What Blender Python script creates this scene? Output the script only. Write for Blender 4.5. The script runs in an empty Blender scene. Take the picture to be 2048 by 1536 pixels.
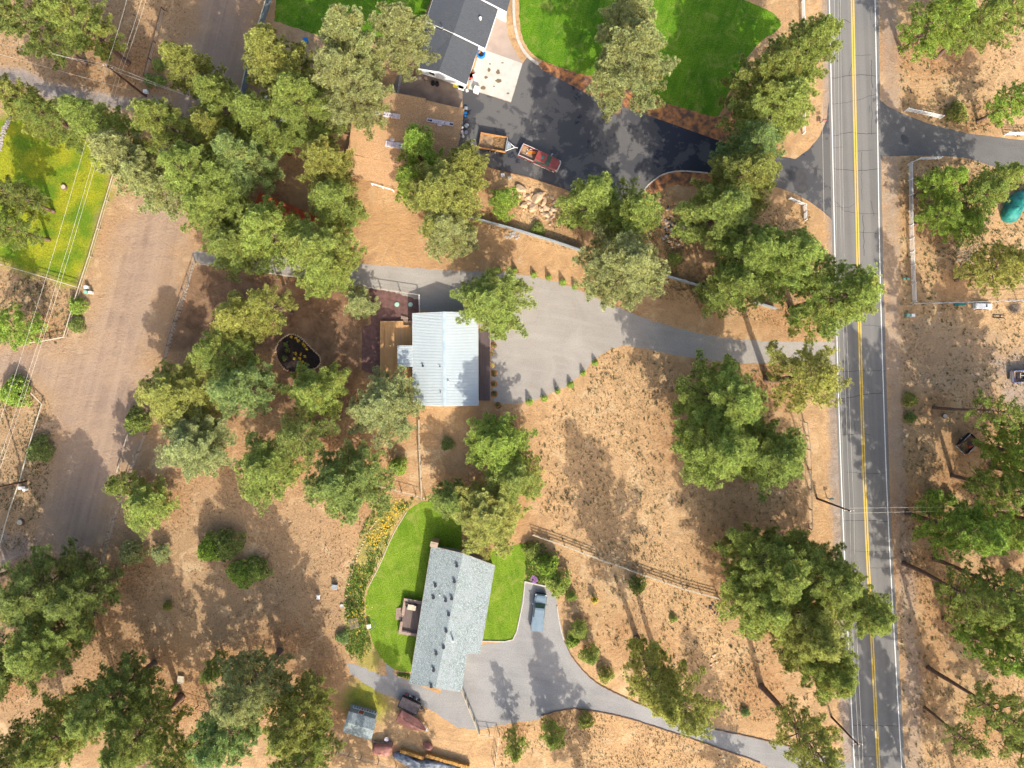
import bpy, bmesh, math, random
import numpy as np
from mathutils import Vector, Matrix
from mathutils.geometry import tessellate_polygon

# ---------------------------------------------------------------- camera, sky, sun, exposure
SC = bpy.context.scene
COL = SC.collection
CAMH = 110.0                       # flying height in metres
PPM = 12.91                        # photograph pixels per metre on the ground
cam_d = bpy.data.cameras.new("camera")
cam = bpy.data.objects.new("camera", cam_d)
COL.objects.link(cam)
cam.location = (0, 0, CAMH)
cam.rotation_euler = (0, 0, 0)
cam_d.sensor_width = 36.0
cam_d.lens = 36.0 * CAMH * PPM / 2048.0
cam_d.clip_start = 0.5
cam_d.clip_end = 6000.0
SC.camera = cam

SUN_EL = math.radians(36.0)
sun_h = Vector((0.29, -0.957, 0)).normalized()
sun_vec = Vector((sun_h.x * math.cos(SUN_EL), sun_h.y * math.cos(SUN_EL), math.sin(SUN_EL)))
world = bpy.data.worlds.new("World")
SC.world = world
world.use_nodes = True
wn = world.node_tree
bg = wn.nodes["Background"]
sky = wn.nodes.new("ShaderNodeTexSky")
sky.sky_type = 'NISHITA'
sky.sun_disc = False
sky.sun_elevation = SUN_EL
sky.sun_rotation = math.atan2(sun_h.x, sun_h.y)
sky.dust_density = 4.0
sky.ozone_density = 0.4
wn.links.new(sky.outputs[0], bg.inputs[0])
bg.inputs[1].default_value = 0.15
sun_d = bpy.data.lights.new("sun", 'SUN')
sun_d.energy = 3.05
sun_d.angle = math.radians(0.5)
sun_d.color = (1.0, 0.94, 0.83)
sun = bpy.data.objects.new("sun", sun_d)
COL.objects.link(sun)
sun.location = (30, -60, 90)
sun.rotation_euler = (-sun_vec).to_track_quat('-Z', 'Y').to_euler()
SC.view_settings.view_transform = 'Standard'
SC.view_settings.look = 'None'
SC.view_settings.gamma = 1.0
SC.view_settings.exposure = 1.12

rnd = random.Random(7)
NR = np.random.RandomState(11)
def W(px, py, z=0.0):
    """point of the place seen at a photograph position, at height z above the ground"""
    k = (CAMH - z) / CAMH / PPM
    return Vector(((px - 1024.0) * k, (768.0 - py) * k, z))

# ---------------------------------------------------------------- object helpers
def tag(o, label=None, cat=None, group=None, kind=None):
    if label: o["label"] = label
    if cat: o["category"] = cat
    if group: o["group"] = group
    if kind: o["kind"] = kind
    return o
def mesh_obj(name, me, mat=None, parent=None, loc=None, rotz=0.0):
    o = bpy.data.objects.new(name, me)
    COL.objects.link(o)
    if mat is not None and len(me.materials) == 0: me.materials.append(mat)
    if parent: o.parent = parent
    if loc is not None: o.location = loc
    if rotz: o.rotation_euler = (0, 0, rotz)
    return o
def thing(name, label, cat, loc=(0, 0, 0), rotz=0.0, group=None):
    o = bpy.data.objects.new(name, None)
    COL.objects.link(o)
    o.empty_display_size = 0.3
    o.location = loc
    o.rotation_euler = (0, 0, rotz)
    return tag(o, label, cat, group)
class MB:
    """collects shapes, builds them as one mesh"""
    def __init__(s): s.v = []; s.f = []
    def add(s, vs, fs):
        n = len(s.v)
        s.v += [tuple(v) for v in vs]
        s.f += [tuple(i + n for i in f) for f in fs]
        return s
    def box(s, x0, y0, z0, x1, y1, z1, rot=0.0, c=None):
        vs = [(x0, y0, z0), (x1, y0, z0), (x1, y1, z0), (x0, y1, z0), (x0, y0, z1), (x1, y0, z1), (x1, y1, z1), (x0, y1, z1)]
        if rot or c:
            cx, cy = c if c else (0, 0)
            cr, sr = math.cos(rot), math.sin(rot)
            vs = [(cx + x * cr - y * sr, cy + x * sr + y * cr, z) for x, y, z in vs]
        return s.add(vs, [(0, 3, 2, 1), (4, 5, 6, 7), (0, 1, 5, 4), (1, 2, 6, 5), (2, 3, 7, 6), (3, 0, 4, 7)])
    def prism(s, pts, z0, z1):
        n = len(pts)
        vs = [(p[0], p[1], z0) for p in pts] + [(p[0], p[1], z1) for p in pts]
        a = sum(pts[i][0] * pts[(i + 1) % n][1] - pts[(i + 1) % n][0] * pts[i][1] for i in range(n))
        fs = [tuple(range(n))[::-1], tuple(range(n, 2 * n))] + [(i, (i + 1) % n, n + (i + 1) % n, n + i) for i in range(n)]
        if a < 0: fs = [f[::-1] for f in fs]
        return s.add(vs, fs)
    def slab(s, top, t=0.12):
        """sloping polygon with thickness"""
        n = len(top)
        vs = [tuple(p) for p in top] + [(p[0], p[1], p[2] - t) for p in top]
        a = sum(top[i][0] * top[(i + 1) % n][1] - top[(i + 1) % n][0] * top[i][1] for i in range(n))
        fs = [tuple(range(n)), tuple(range(n, 2 * n))[::-1]] + [(i, n + i, n + (i + 1) % n, (i + 1) % n) for i in range(n)]
        if a < 0: fs = [f[::-1] for f in fs]
        return s.add(vs, fs)
    def tube(s, pts, rad, n=6, cap=True):
        pts = [Vector(p) for p in pts]
        rad = rad if isinstance(rad, (list, tuple)) else [rad] * len(pts)
        rings = []
        for i, p in enumerate(pts):
            d = (pts[min(i + 1, len(pts) - 1)] - pts[max(i - 1, 0)])
            d = d.normalized() if d.length > 1e-9 else Vector((0, 0, 1))
            a = d.orthogonal().normalized() if abs(d.z) > .95 else d.cross(Vector((0, 0, 1))).normalized()
            b = d.cross(a)
            rings.append([p + (a * math.cos(2 * math.pi * k / n) + b * math.sin(2 * math.pi * k / n)) * rad[i] for k in range(n)])
        vs = [v for r in rings for v in r]
        fs = []
        for i in range(len(pts) - 1):
            for k in range(n):
                fs.append((i * n + k, i * n + (k + 1) % n, (i + 1) * n + (k + 1) % n, (i + 1) * n + k))
        if cap:
            fs.append(tuple(range(n))[::-1]); fs.append(tuple(range((len(pts) - 1) * n, len(pts) * n)))
        return s.add(vs, fs)
    def cyl(s, x, y, z0, z1, r0, r1=None, n=16):
        return s.tube([(x, y, z0), (x, y, z1)], [r0, r0 if r1 is None else r1], n)
    def ribbon(s, pts, w, z0, z1):
        """box strip along a ground line"""
        pts = [Vector((p[0], p[1], 0)) for p in pts]
        L, R = [], []
        for i, p in enumerate(pts):
            d = (pts[min(i + 1, len(pts) - 1)] - pts[max(i - 1, 0)]).normalized()
            nrm = Vector((-d.y, d.x, 0)) * w * .5
            L.append(p + nrm); R.append(p - nrm)
        n = len(pts)
        vs = [(p.x, p.y, z0) for p in L] + [(p.x, p.y, z0) for p in R] + [(p.x, p.y, z1) for p in L] + [(p.x, p.y, z1) for p in R]
        fs = []
        for i in range(n - 1):
            fs.append((2 * n + i, 3 * n + i, 3 * n + i + 1, 2 * n + i + 1))
            if z1 > z0:
                fs.append((i, 2 * n + i, 2 * n + i + 1, i + 1)); fs.append((n + i, n + i + 1, 3 * n + i + 1, 3 * n + i))
        if z1 > z0:
            fs.append((0, n, 3 * n, 2 * n)); fs.append((n - 1, 3 * n - 1 , 4 * n - 1, 2 * n - 1)[::-1] if False else (n - 1, 3 * n - 1, 4 * n - 1, 2 * n - 1))
        return s.add(vs, fs)
    def build(s, name, mat, parent=None, bevel=0.0, smooth=False, loc=None, rotz=0.0, seg=2):
        me = bpy.data.meshes.new(name)
        me.from_pydata(s.v, [], s.f)
        if bevel:
            bm = bmesh.new(); bm.from_mesh(me)
            bmesh.ops.remove_doubles(bm, verts=bm.verts, dist=1e-5)
            bmesh.ops.bevel(bm, geom=[e for e in bm.edges if e.is_manifold and e.calc_face_angle(0) > .5], offset=bevel, segments=seg, affect='EDGES', clamp_overlap=True)
            bm.to_mesh(me); bm.free()
        if smooth:
            for p in me.polygons: p.use_smooth = True
        me.update()
        return mesh_obj(name, me, mat, parent, loc, rotz)
def copy_tree(o, parent=None):
    c = o.copy(); COL.objects.link(c); c.parent = parent
    for ch in list(o.children): copy_tree(ch, c)
    return c

# ---------------------------------------------------------------- materials
class NT:
    def __init__(s, name):
        s.m = bpy.data.materials.new(name); s.m.use_nodes = True
        s.t = s.m.node_tree; s.b = s.t.nodes["Principled BSDF"]; s.out = s.t.nodes["Material Output"]
        s.b.inputs["Specular IOR Level"].default_value = 0.3
    def n(s, typ, **kw):
        nd = s.t.nodes.new("ShaderNode" + typ)
        for k, v in kw.items():
            if k.startswith("i_"):
                key = k[2:]
                key = int(key) if key.isdigit() else key.replace("_", " ")
                nd.inputs[key].default_value = v
            else: setattr(nd, k, v)
        return nd
    def l(s, a, b): s.t.links.new(a, b)
    def co(s, kind='Object', scale=(1, 1, 1), rot=0.0):
        tc = s.n("TexCoord"); mp = s.n("Mapping")
        mp.inputs["Scale"].default_value = scale
        mp.inputs["Rotation"].default_value = (0, 0, rot)
        # rotate first, then scale
        if rot:
            m2 = s.n("Mapping"); m2.inputs["Rotation"].default_value = (0, 0, rot)
            mp.inputs["Rotation"].default_value = (0, 0, 0)
            s.l(tc.outputs[kind], m2.inputs[0]); s.l(m2.outputs[0], mp.inputs[0])
        else: s.l(tc.outputs[kind], mp.inputs[0])
        return mp.outputs[0]
    def noise(s, vec, scale, detail=4.0, rough=.55, dist=0.0):
        nd = s.n("TexNoise"); nd.inputs["Scale"].default_value = scale
        nd.inputs["Detail"].default_value = detail; nd.inputs["Roughness"].default_value = rough
        nd.inputs["Distortion"].default_value = dist
        s.l(vec, nd.inputs["Vector"]); return nd.outputs["Fac"]
    def ramp(s, fac, stops):
        r = s.n("ValToRGB"); e = r.color_ramp.elements
        while len(e) < len(stops): e.new(.5)
        for el, (p, c) in zip(e, stops):
            el.position = p; el.color = (c, c, c, 1) if isinstance(c, (int, float)) else (*c, 1)
        s.l(fac, r.inputs[0]); return r.outputs[0]
    def mix(s, fac, a, b, mode='MIX'):
        m = s.n("Mix", data_type='RGBA', blend_type=mode)
        for sock, v in ((m.inputs[0], fac), (m.inputs[6], a), (m.inputs[7], b)):
            if isinstance(v, (int, float)): sock.default_value = v if sock == m.inputs[0] else (v, v, v, 1)
            elif isinstance(v, tuple): sock.default_value = (*v, 1)
            else: s.l(v, sock)
        return m.outputs[2]
    def math(s, op, a, b=0.0):
        m = s.n("Math", operation=op)
        for sock, v in ((m.inputs[0], a), (m.inputs[1], b)):
            if isinstance(v, (int, float)): sock.default_value = v
            else: s.l(v, sock)
        return m.outputs[0]
    def bump(s, h, strength=.5, dist=.05):
        b = s.n("Bump"); b.inputs["Strength"].default_value = strength; b.inputs["Distance"].default_value = dist
        s.l(h, b.inputs["Height"]); s.l(b.outputs[0], s.b.inputs["Normal"])
    def base(s, c):
        if isinstance(c, tuple): s.b.inputs["Base Color"].default_value = (*c, 1)
        else: s.l(c, s.b.inputs["Base Color"])
    def set(s, rough=.8, metal=0.0, spec=None, coat=None):
        s.b.inputs["Roughness"].default_value = rough; s.b.inputs["Metallic"].default_value = metal
        if spec is not None: s.b.inputs["Specular IOR Level"].default_value = spec
        if coat is not None: s.b.inputs["Coat Weight"].default_value = coat; s.b.inputs["Coat Roughness"].default_value = .15
        return s.m
def simple(name, c1, c2=None, scale=3.0, rough=.8, metal=0.0, bump=0.0, stretch=(1, 1, 1), coat=None, spec=None, lo=.35, hi=.65):
    t = NT(name)
    c2 = c2 or tuple(x * .75 for x in c1)
    v = t.co('Object', stretch)
    f = t.noise(v, scale, 5.0, .6)
    t.base(t.mix(t.ramp(f, [(lo, 0.0), (hi, 1.0)]), c2, c1))
    if bump: t.bump(f, bump, .03)
    return t.set(rough, metal, spec, coat)
def ground_mat():
    t = NT("ground_soil")
    v = t.co('Object')
    big = t.noise(v, .06, 4, .6); mid = t.noise(v, .5, 6, .62, .6); fine = t.noise(v, 3.2, 8, .72, .3); grit = t.noise(v, 14.0, 5, .75)
    sand = t.mix(t.ramp(big, [(.35, 0.), (.65, 1.)]), (.47, .285, .135), (.56, .36, .185))
    sand = t.mix(t.ramp(mid, [(.42, 0.), (.62, 1.)]), sand, (.40, .25, .125))
    sand = t.mix(t.ramp(fine, [(.46, 0.), (.68, .8)]), sand, (.29, .185, .10))
    sand = t.mix(t.ramp(grit, [(.36, .7), (.47, 0.)]), sand, (.20, .13, .08))
    za = t.n("Attribute", attribute_name="zone_a"); zb = t.n("Attribute", attribute_name="zone_b")
    sa = t.n("SeparateColor"); sb = t.n("SeparateColor")
    t.l(za.outputs["Color"], sa.inputs[0]); t.l(zb.outputs["Color"], sb.inputs[0])
    sand = t.mix(t.math('MULTIPLY', zb.outputs['Alpha'], .75), sand, t.mix(t.ramp(fine, [(.4, 0.), (.65, 1.)]), (.25, .155, .085), (.42, .27, .15)))  # left yards browner: cloud shade put into the soil colour
    sand = t.mix(t.ramp(t.noise(v, .22, 7, .68, 1.2), [(.54, 0.), (.64, .6)]), sand, (.53, .38, .22))
    sand = t.mix(t.ramp(t.noise(v, .17, 8, .7, 1.5), [(.30, .75), (.43, 0.)]), sand, (.27, .165, .09))
    # dry scrub patches: grey green
    scr = t.math('MULTIPLY', sb.outputs[1], t.ramp(t.noise(v, 1.5, 10, .82, .8), [(.44, 0.), (.66, .6)]))
    dots = t.n('TexVoronoi'); dots.inputs['Scale'].default_value = 1.9; t.l(v, dots.inputs['Vector'])
    dk = t.math('MULTIPLY', t.ramp(dots.outputs['Distance'], [(.16, 1.), (.26, 0.)]), t.math('ADD', t.math('MULTIPLY', sb.outputs[1], .45), .05))
    sand = t.mix(dk, sand, (.14, .105, .055))
    c = t.mix(scr, sand, t.mix(t.ramp(grit, [(.45, 0.), (.6, 1.)]), (.15, .115, .06), (.38, .30, .18)))
    # needle litter: red brown
    lit = t.math('MULTIPLY', t.math('MULTIPLY', sa.outputs[2], .92), t.ramp(t.noise(v, .9, 7, .7, .5), [(.36, .45), (.62, 1.)]))
    c = t.mix(lit, c, t.mix(t.ramp(fine, [(.4, 0.), (.6, 1.)]), (.16, .085, .04), (.40, .21, .095)))
    # dark worked soil
    c = t.mix(sb.outputs[2], c, t.mix(t.ramp(mid, [(.35, 0.), (.65, 1.)]), (.10, .055, .032), (.24, .14, .082)))
    # grey fines
    c = t.mix(t.math('MULTIPLY', sb.outputs[0], t.ramp(fine, [(.3, .75), (.6, 1.)])), c, t.mix(t.ramp(mid, [(.4, 0.), (.6, 1.)]), (.19, .165, .15), (.30, .265, .24)))
    # graded cinder road with wheel streaks
    vs = t.co('Object', (1.0, .05, 1), math.radians(14))
    st = t.noise(vs, .9, 1.5, .5, .9)
    st = t.math('ADD', t.math('MULTIPLY', st, .7), t.math('MULTIPLY', fine, .3))
    road = t.mix(t.ramp(st, [(.36, 0.), (.64, 1.)]), (.225, .155, .115), (.33, .24, .175))
    road = t.mix(t.ramp(t.noise(v, .13, 6, .7), [(.38, 0.), (.62, .8)]), road, (.36, .25, .165))
    road = t.mix(t.ramp(grit, [(.35, .5), (.5, 0.)]), road, (.15, .115, .095))
    c = t.mix(sa.outputs[0], c, road)
    # meadow grass
    mg = t.mix(t.ramp(t.noise(v, .22, 4, .6), [(.4, 0.), (.6, 1.)]), (.11, .21, .010), (.32, .325, .016))
    mg = t.mix(t.ramp(t.noise(v, 5.0, 8, .8, .6), [(.42, 0.), (.62, .75)]), mg, (.08, .085, .014))
    c = t.mix(t.math('MULTIPLY', sa.outputs[1], t.ramp(fine, [(.2, .8), (.5, 1.)])), c, mg)
    t.base(c)
    t.bump(t.math('ADD', t.math('MULTIPLY', mid, 1.5), t.math('ADD', fine, t.math('MULTIPLY', grit, .4))), .9, .16)
    return t.set(.95, spec=.1)
def asphalt_mat():
    t = NT("road_asphalt")
    v = t.co('Object')
    f = t.noise(v, 9.0, 6, .8); g = t.noise(v, .12, 4, .6)
    lane = t.noise(t.co('Object', (1.0, .012, 1), math.radians(-2.5)), 1.1, 3, .5)
    c = t.mix(t.ramp(lane, [(.35, 0.), (.65, 1.)]), (.155, .148, .138), (.205, .195, .18))
    c = t.mix(t.ramp(f, [(.35, .55), (.6, 0.)]), c, (.075, .072, .07))
    c = t.mix(t.ramp(g, [(.4, 0.), (.7, .35)]), c, (.21, .195, .175))
    t.base(c); t.bump(f, .25, .02)
    return t.set(.85, spec=.25)
def sealed_mat():
    t = NT("sealed_asphalt")
    v = t.co('Object')
    a = t.noise(v, .16, 6, .62, .7); b = t.noise(v, .55, 7, .7, .5)
    s = t.math('ADD', t.math('MULTIPLY', a, .65), t.math('MULTIPLY', b, .35))
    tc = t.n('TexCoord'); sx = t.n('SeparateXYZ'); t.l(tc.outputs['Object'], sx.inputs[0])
    sealer_shade = t.ramp(t.math('ADD', t.math('MULTIPLY', sx.outputs[0], .05), t.math('MULTIPLY', b, .8)), [(0., 0.), (1., 1.)]) if False else t.math('MULTIPLY', t.ramp(t.math('DIVIDE', sx.outputs[0], 60.0), [(.35, 0.), (.39, 1.), (.58, 1.), (.62, 0.)]), .16)  # darker east stretch: fresh sealer, with tree shade painted into the colour
    s = t.math('SUBTRACT', s, sealer_shade)
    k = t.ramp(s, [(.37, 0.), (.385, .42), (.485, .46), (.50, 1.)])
    f = t.noise(v, 10, 5, .75)
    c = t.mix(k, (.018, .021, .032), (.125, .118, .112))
    c = t.mix(t.ramp(f, [(.35, .4), (.6, 0.)]), c, (.03, .03, .034))
    t.base(c); t.bump(f, .2, .02)
    m = t.set(.6, spec=.3)
    t.l(t.ramp(k, [(0., .42), (1., .85)]), t.b.inputs["Roughness"])
    return m
def gravel_mat(name, c1, c2, c3, zlo=(.3, .2, .12)):
    t = NT(name)
    v = t.co('Object')
    f = t.noise(v, 7.0, 7, .85); g = t.noise(v, .12, 5, .6, .8)
    st = t.noise(t.co('Object', (.16, 1.3, 1), math.radians(8)), .8, 5, .6, .5)
    c = t.mix(t.ramp(g, [(.38, 0.), (.62, 1.)]), c1, c2)
    c = t.mix(t.ramp(st, [(.45, 0.), (.65, .4)]), c, c3)
    c = t.mix(t.ramp(f, [(.36, .7), (.52, 0.)]), c, tuple(x * .45 for x in c1))
    c = t.mix(t.ramp(f, [(.55, 0.), (.72, .5)]), c, tuple(min(1, x * 1.5) for x in c2))
    c = t.mix(t.ramp(t.noise(v, .5, 7, .7, .4), [(.60, 0.), (.72, .6)]), c, zlo)
    t.base(c); t.bump(f, .7, .05)
    return t.set(.95, spec=.15)
def lawn_mat(name, c1, c2, c3, rot=0.3):
    t = NT(name)
    v = t.co('Object')
    f = t.noise(v, 6.0, 8, .8, .5); g = t.noise(v, .25, 6, .65, .5)
    st = t.noise(t.co('Object', (1.1, .08, 1), rot), 1.2, 4, .5)
    c = t.mix(t.ramp(g, [(.38, 0.), (.64, 1.)]), c1, c2)
    c = t.mix(t.ramp(st, [(.4, 0.), (.6, .35)]), c, c3)
    c = t.mix(t.ramp(f, [(.38, .85), (.55, 0.)]), c, tuple(x * .35 for x in c1))
    c = t.mix(t.ramp(f, [(.55, 0.), (.7, .5)]), c, (.24, .34, .05))
    c = t.mix(t.ramp(t.noise(v, .45, 8, .75, .8), [(.52, 0.), (.66, .55)]), c, (.25, .25, .06))
    t.base(c); t.bump(f, .8, .06)
    return t.set(.9, spec=.15)
def shingle_mat(name, c1, c2, rot, speck=.5, patch=0.0, c3=None):
    t = NT(name)
    v = t.co('Object', (1, 1, 1), rot)
    br = t.n("TexBrick", offset=.5, squash=1.0)
    br.inputs["Scale"].default_value = 1.0; br.inputs["Brick Width"].default_value = .32; br.inputs["Row Height"].default_value = .145
    br.inputs["Mortar Size"].default_value = .012; br.inputs["Mortar Smooth"].default_value = .3
    br.inputs["Color1"].default_value = (*c1, 1); br.inputs["Color2"].default_value = (*c2, 1); br.inputs["Mortar"].default_value = (*[x * .4 for x in c2], 1)
    t.l(v, br.inputs["Vector"])
    f = t.noise(v, 7.5, 5, .8)
    c = t.mix(t.ramp(f, [(.38, speck * .85), (.5, 0.)]), br.outputs["Color"], tuple(x * .35 for x in c2))
    c = t.mix(t.ramp(f, [(.52, 0.), (.64, speck)]), c, tuple(min(1, x * 1.7) for x in c1))
    c = t.mix(t.ramp(t.noise(v, .35, 5, .6, .6), [(.42, 0.), (.62, .45)]), c, c3 or c2)
    t.base(c); t.bump(br.outputs["Fac"], -.25, .02)
    return t.set(.92, spec=.15)
def foliage_mat(name, trans=.42):
    t = NT(name)
    oi = t.n("ObjectInfo")
    at = t.n("Attribute", attribute_name="tuft")
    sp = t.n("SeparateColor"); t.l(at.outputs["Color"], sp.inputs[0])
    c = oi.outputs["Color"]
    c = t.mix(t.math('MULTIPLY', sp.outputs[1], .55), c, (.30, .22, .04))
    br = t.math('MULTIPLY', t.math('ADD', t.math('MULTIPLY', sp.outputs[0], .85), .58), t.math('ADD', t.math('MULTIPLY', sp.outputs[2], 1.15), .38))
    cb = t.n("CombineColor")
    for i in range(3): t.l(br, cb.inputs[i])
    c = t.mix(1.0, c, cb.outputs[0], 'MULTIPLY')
    t.base(c); t.set(.55, spec=.25)
    tr = t.n("BsdfTranslucent"); t.l(c, tr.inputs[0])
    mx = t.n("MixShader"); mx.inputs[0].default_value = trans
    t.l(t.b.outputs[0], mx.inputs[1]); t.l(tr.outputs[0], mx.inputs[2]); t.l(mx.outputs[0], t.out.inputs[0])
    return t.m
def wood_mat(name, c1, c2, rot=0.0, plank=.14):
    t = NT(name)
    v = t.co('Object', (1, 1, 1), rot)
    br = t.n("TexBrick", offset=.37, squash=1.0)
    br.inputs["Scale"].default_value = 1.0; br.inputs["Brick Width"].default_value = 3.0; br.inputs["Row Height"].default_value = plank
    br.inputs["Mortar Size"].default_value = .008
    br.inputs["Color1"].default_value = (*c1, 1); br.inputs["Color2"].default_value = (*c2, 1); br.inputs["Mortar"].default_value = (*[x * .3 for x in c2], 1)
    t.l(v, br.inputs["Vector"])
    f = t.noise(t.co('Object', (.3, 6, 1), rot), 2.0, 4, .6)
    c = t.mix(t.ramp(f, [(.4, .35), (.62, 0.)]), br.outputs["Color"], c2)
    t.base(c)
    return t.set(.75)
M = {}
M['ground'] = ground_mat()
M['asphalt'] = asphalt_mat()
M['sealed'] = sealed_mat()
M['plain'] = gravel_mat("plain_dark_asphalt", (.115, .11, .105), (.145, .14, .132), (.15, .145, .14), (.13, .125, .12))
M['gravel'] = gravel_mat("grey_gravel", (.27, .245, .215), (.335, .305, .27), (.36, .33, .29))
M['gravel2'] = gravel_mat("blue_grey_gravel", (.22, .212, .205), (.285, .275, .262), (.31, .295, .275))
M['lawn'] = lawn_mat("lawn_grass", (.055, .15, .006), (.115, .235, .010), (.17, .29, .018))
M['lawn2'] = lawn_mat("back_lawn_grass", (.095, .18, .008), (.17, .265, .018), (.21, .30, .03), -.2)
M['mulch'] = simple("bark_mulch", (.44, .18, .06), (.10, .06, .045), .9, .95, bump=.8, lo=.4, hi=.62)
M['yardsoil'] = simple('yard_soil', (.22, .165, .13), (.14, .105, .085), .6, .95, bump=.4)
M['cinder'] = simple("maroon_cinder", (.17, .09, .075), (.085, .045, .04), 1.5, .95, bump=.5, lo=.3, hi=.7)
M['bedsoil'] = simple("dark_bed_soil", (.035, .022, .018), (.012, .008, .008), 2.5, .95, bump=.6)
M['concrete'] = simple("pale_concrete", (.50, .485, .43), (.38, .365, .32), .8, .85, lo=.3, hi=.7)
M['concrete2'] = simple("tan_concrete", (.36, .28, .23), (.30, .235, .195), .6, .85)
M['kerb'] = simple("kerb_concrete", (.50, .46, .40), (.36, .33, .28), 2.0, .85)
M['rustedge'] = simple("timber_edging", (.20, .11, .065), (.10, .06, .04), 3.0, .9)
M['white'] = simple("white_paint", (.80, .80, .78), (.68, .67, .64), 3.0, .5)
M['yellow'] = simple("yellow_road_paint", (.74, .49, .05), (.55, .37, .06), 4.0, .7)
M['whiteline'] = simple("white_road_paint", (.78, .77, .74), (.60, .58, .54), 4.0, .7)
M['sealant'] = simple("crack_sealant", (.06, .06, .062), (.04, .04, .042), 4.0, .6)
M['stain'] = simple("dark_puddle_stain", (.07, .065, .06), (.045, .042, .04), 1.5, .35, spec=.5)
M['padstain'] = simple("brown_stain", (.17, .125, .07), (.13, .095, .055), 3.0, .7)
M['rf_dark'] = shingle_mat("charcoal_shingles", (.095, .10, .11), (.075, .082, .092), math.radians(16), .25)
M['rf_brown'] = shingle_mat("tan_shingles", (.47, .29, .16), (.38, .23, .12), math.radians(12), .6, c3=(.33, .20, .10))
M['rf_grey'] = shingle_mat("grey_speckled_shingles", (.28, .32, .315), (.19, .225, .22), math.radians(78), .9, c3=(.27, .30, .31))
M['metal_roof'] = simple("white_metal_roofing", (.43, .475, .485), (.37, .41, .425), .5, .45, 0, lo=.3, hi=.7, stretch=(1, .2, 1))
M['metal_ridge'] = simple("ridge_cap_metal", (.40, .47, .51), (.30, .38, .43), .8, .4, 0)
M['rib'] = simple('rib_metal_shadow_tone', (.37, .42, .43), (.32, .37, .38), 1, .5)  # darker than the roof sheets: shadow lines of the ribs put into the colour
M['deck_tan'] = wood_mat("tan_deck_boards", (.50, .29, .12), (.40, .22, .09), math.radians(90))
M['deck_brown'] = wood_mat("brown_deck_boards", (.115, .085, .08), (.085, .062, .06), math.radians(90))
M['deck_grey'] = wood_mat("grey_brown_deck_boards", (.17, .125, .105), (.125, .09, .078), math.radians(80))
M['bench'] = wood_mat("bench_boards", (.36, .26, .20), (.28, .20, .155), 0)
M['siding'] = simple("white_siding", (.66, .68, .70), (.55, .57, .60), 1.0, .6, stretch=(.2, .2, 6))
M['siding_tan'] = simple("tan_siding", (.36, .27, .19), (.28, .21, .15), 1.0, .7, stretch=(.2, .2, 6))
M['siding_grey'] = simple("grey_siding", (.27, .29, .30), (.22, .24, .25), 1.0, .7, stretch=(.2, .2, 6))
M['redwall'] = simple("rust_red_paint", (.42, .085, .03), (.30, .06, .025), 1.5, .7)
M['glass'] = simple("window_glass", (.03, .05, .055), (.02, .03, .035), 1, .08, spec=.8)
M['autoglass'] = simple("green_vehicle_glass", (.06, .12, .11), (.03, .065, .06), 1.2, .08, spec=.8)
M['wood'] = simple("weathered_wood", (.34, .27, .20), (.22, .17, .125), 3.0, .85, stretch=(1, 1, .3))
M['woodpale'] = simple("pale_rail_wood", (.52, .45, .33), (.38, .32, .23), 3.0, .8)
M['pole'] = simple("creosote_pole", (.13, .06, .04), (.075, .035, .025), 2.0, .8, stretch=(1, 1, .2))
M['bark'] = simple("pine_bark", (.20, .12, .085), (.09, .06, .048), 5.0, .95, bump=.7, stretch=(1, 1, .3))
M['twig'] = simple("grey_twig", (.26, .21, .17), (.17, .135, .11), 4.0, .9)
M['wire'] = simple("aluminium_wire", (.68, .65, .56), (.60, .57, .50), 2.0, .45, .2)
M['steel'] = simple("galvanised_steel", (.42, .46, .48), (.34, .37, .39), 2.0, .45, .5)
M['fencepanel'] = simple("grey_fence_boards", (.20, .235, .25), (.15, .18, .195), 1.5, .8, stretch=(2, 2, .3))
M['rubber'] = simple("tyre_rubber", (.022, .022, .024), (.014, .014, .015), 3, .85)
M['chrome'] = simple("chrome_trim", (.70, .70, .70), (.58, .58, .58), 2, .25, .8)
M['black'] = simple("black_paint", (.02, .02, .026), (.012, .012, .016), 2, .45)
M['lamp'] = simple("lamp_lens", (.75, .74, .70), (.6, .6, .56), 2, .15)
M['redlamp'] = simple("red_lamp_lens", (.45, .02, .015), (.3, .015, .01), 2, .2)
M['redpaint'] = simple("faded_red_paint", (.27, .055, .04), (.19, .04, .032), 1.2, .35, coat=.5)
M['tealpaint'] = simple("slate_blue_paint", (.17, .23, .27), (.13, .18, .22), .8, .3, coat=.5)
M['darkblue'] = simple("dark_blue_lower_paint", (.035, .05, .075), (.025, .035, .055), 1, .35, coat=.4)
M['whitepaint'] = simple("white_vehicle_paint", (.78, .80, .84), (.68, .70, .75), 1, .3, coat=.5)
M['silver'] = simple("silver_paint", (.58, .55, .52), (.48, .45, .43), 1, .35, coat=.4)
M['navy'] = simple("navy_paint", (.035, .04, .16), (.025, .03, .11), 1, .4)
M['orange'] = simple("orange_painted_wood", (.50, .24, .075), (.32, .16, .06), 2.5, .75)
M['orange2'] = simple("bright_orange_plastic", (.85, .22, .02), (.7, .17, .015), 2.5, .5)
M['traybed'] = simple("worn_trailer_floor", (.38, .25, .13), (.16, .11, .075), 1.4, .85)
M['debris'] = simple("pine_debris", (.34, .21, .10), (.13, .08, .045), 4.5, .95, bump=.8)
M['redtarp'] = simple("red_brown_tarp", (.36, .155, .115), (.25, .105, .08), 1.5, .6, bump=.4)
M['bluetarp'] = simple("silver_blue_tarp", (.30, .33, .37), (.055, .065, .085), 1.7, .4, bump=.6, stretch=(1, 1, 1))
M['tealtarp'] = simple("teal_tarp", (.025, .24, .20), (.012, .11, .10), 1.3, .6, bump=.8)
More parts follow.
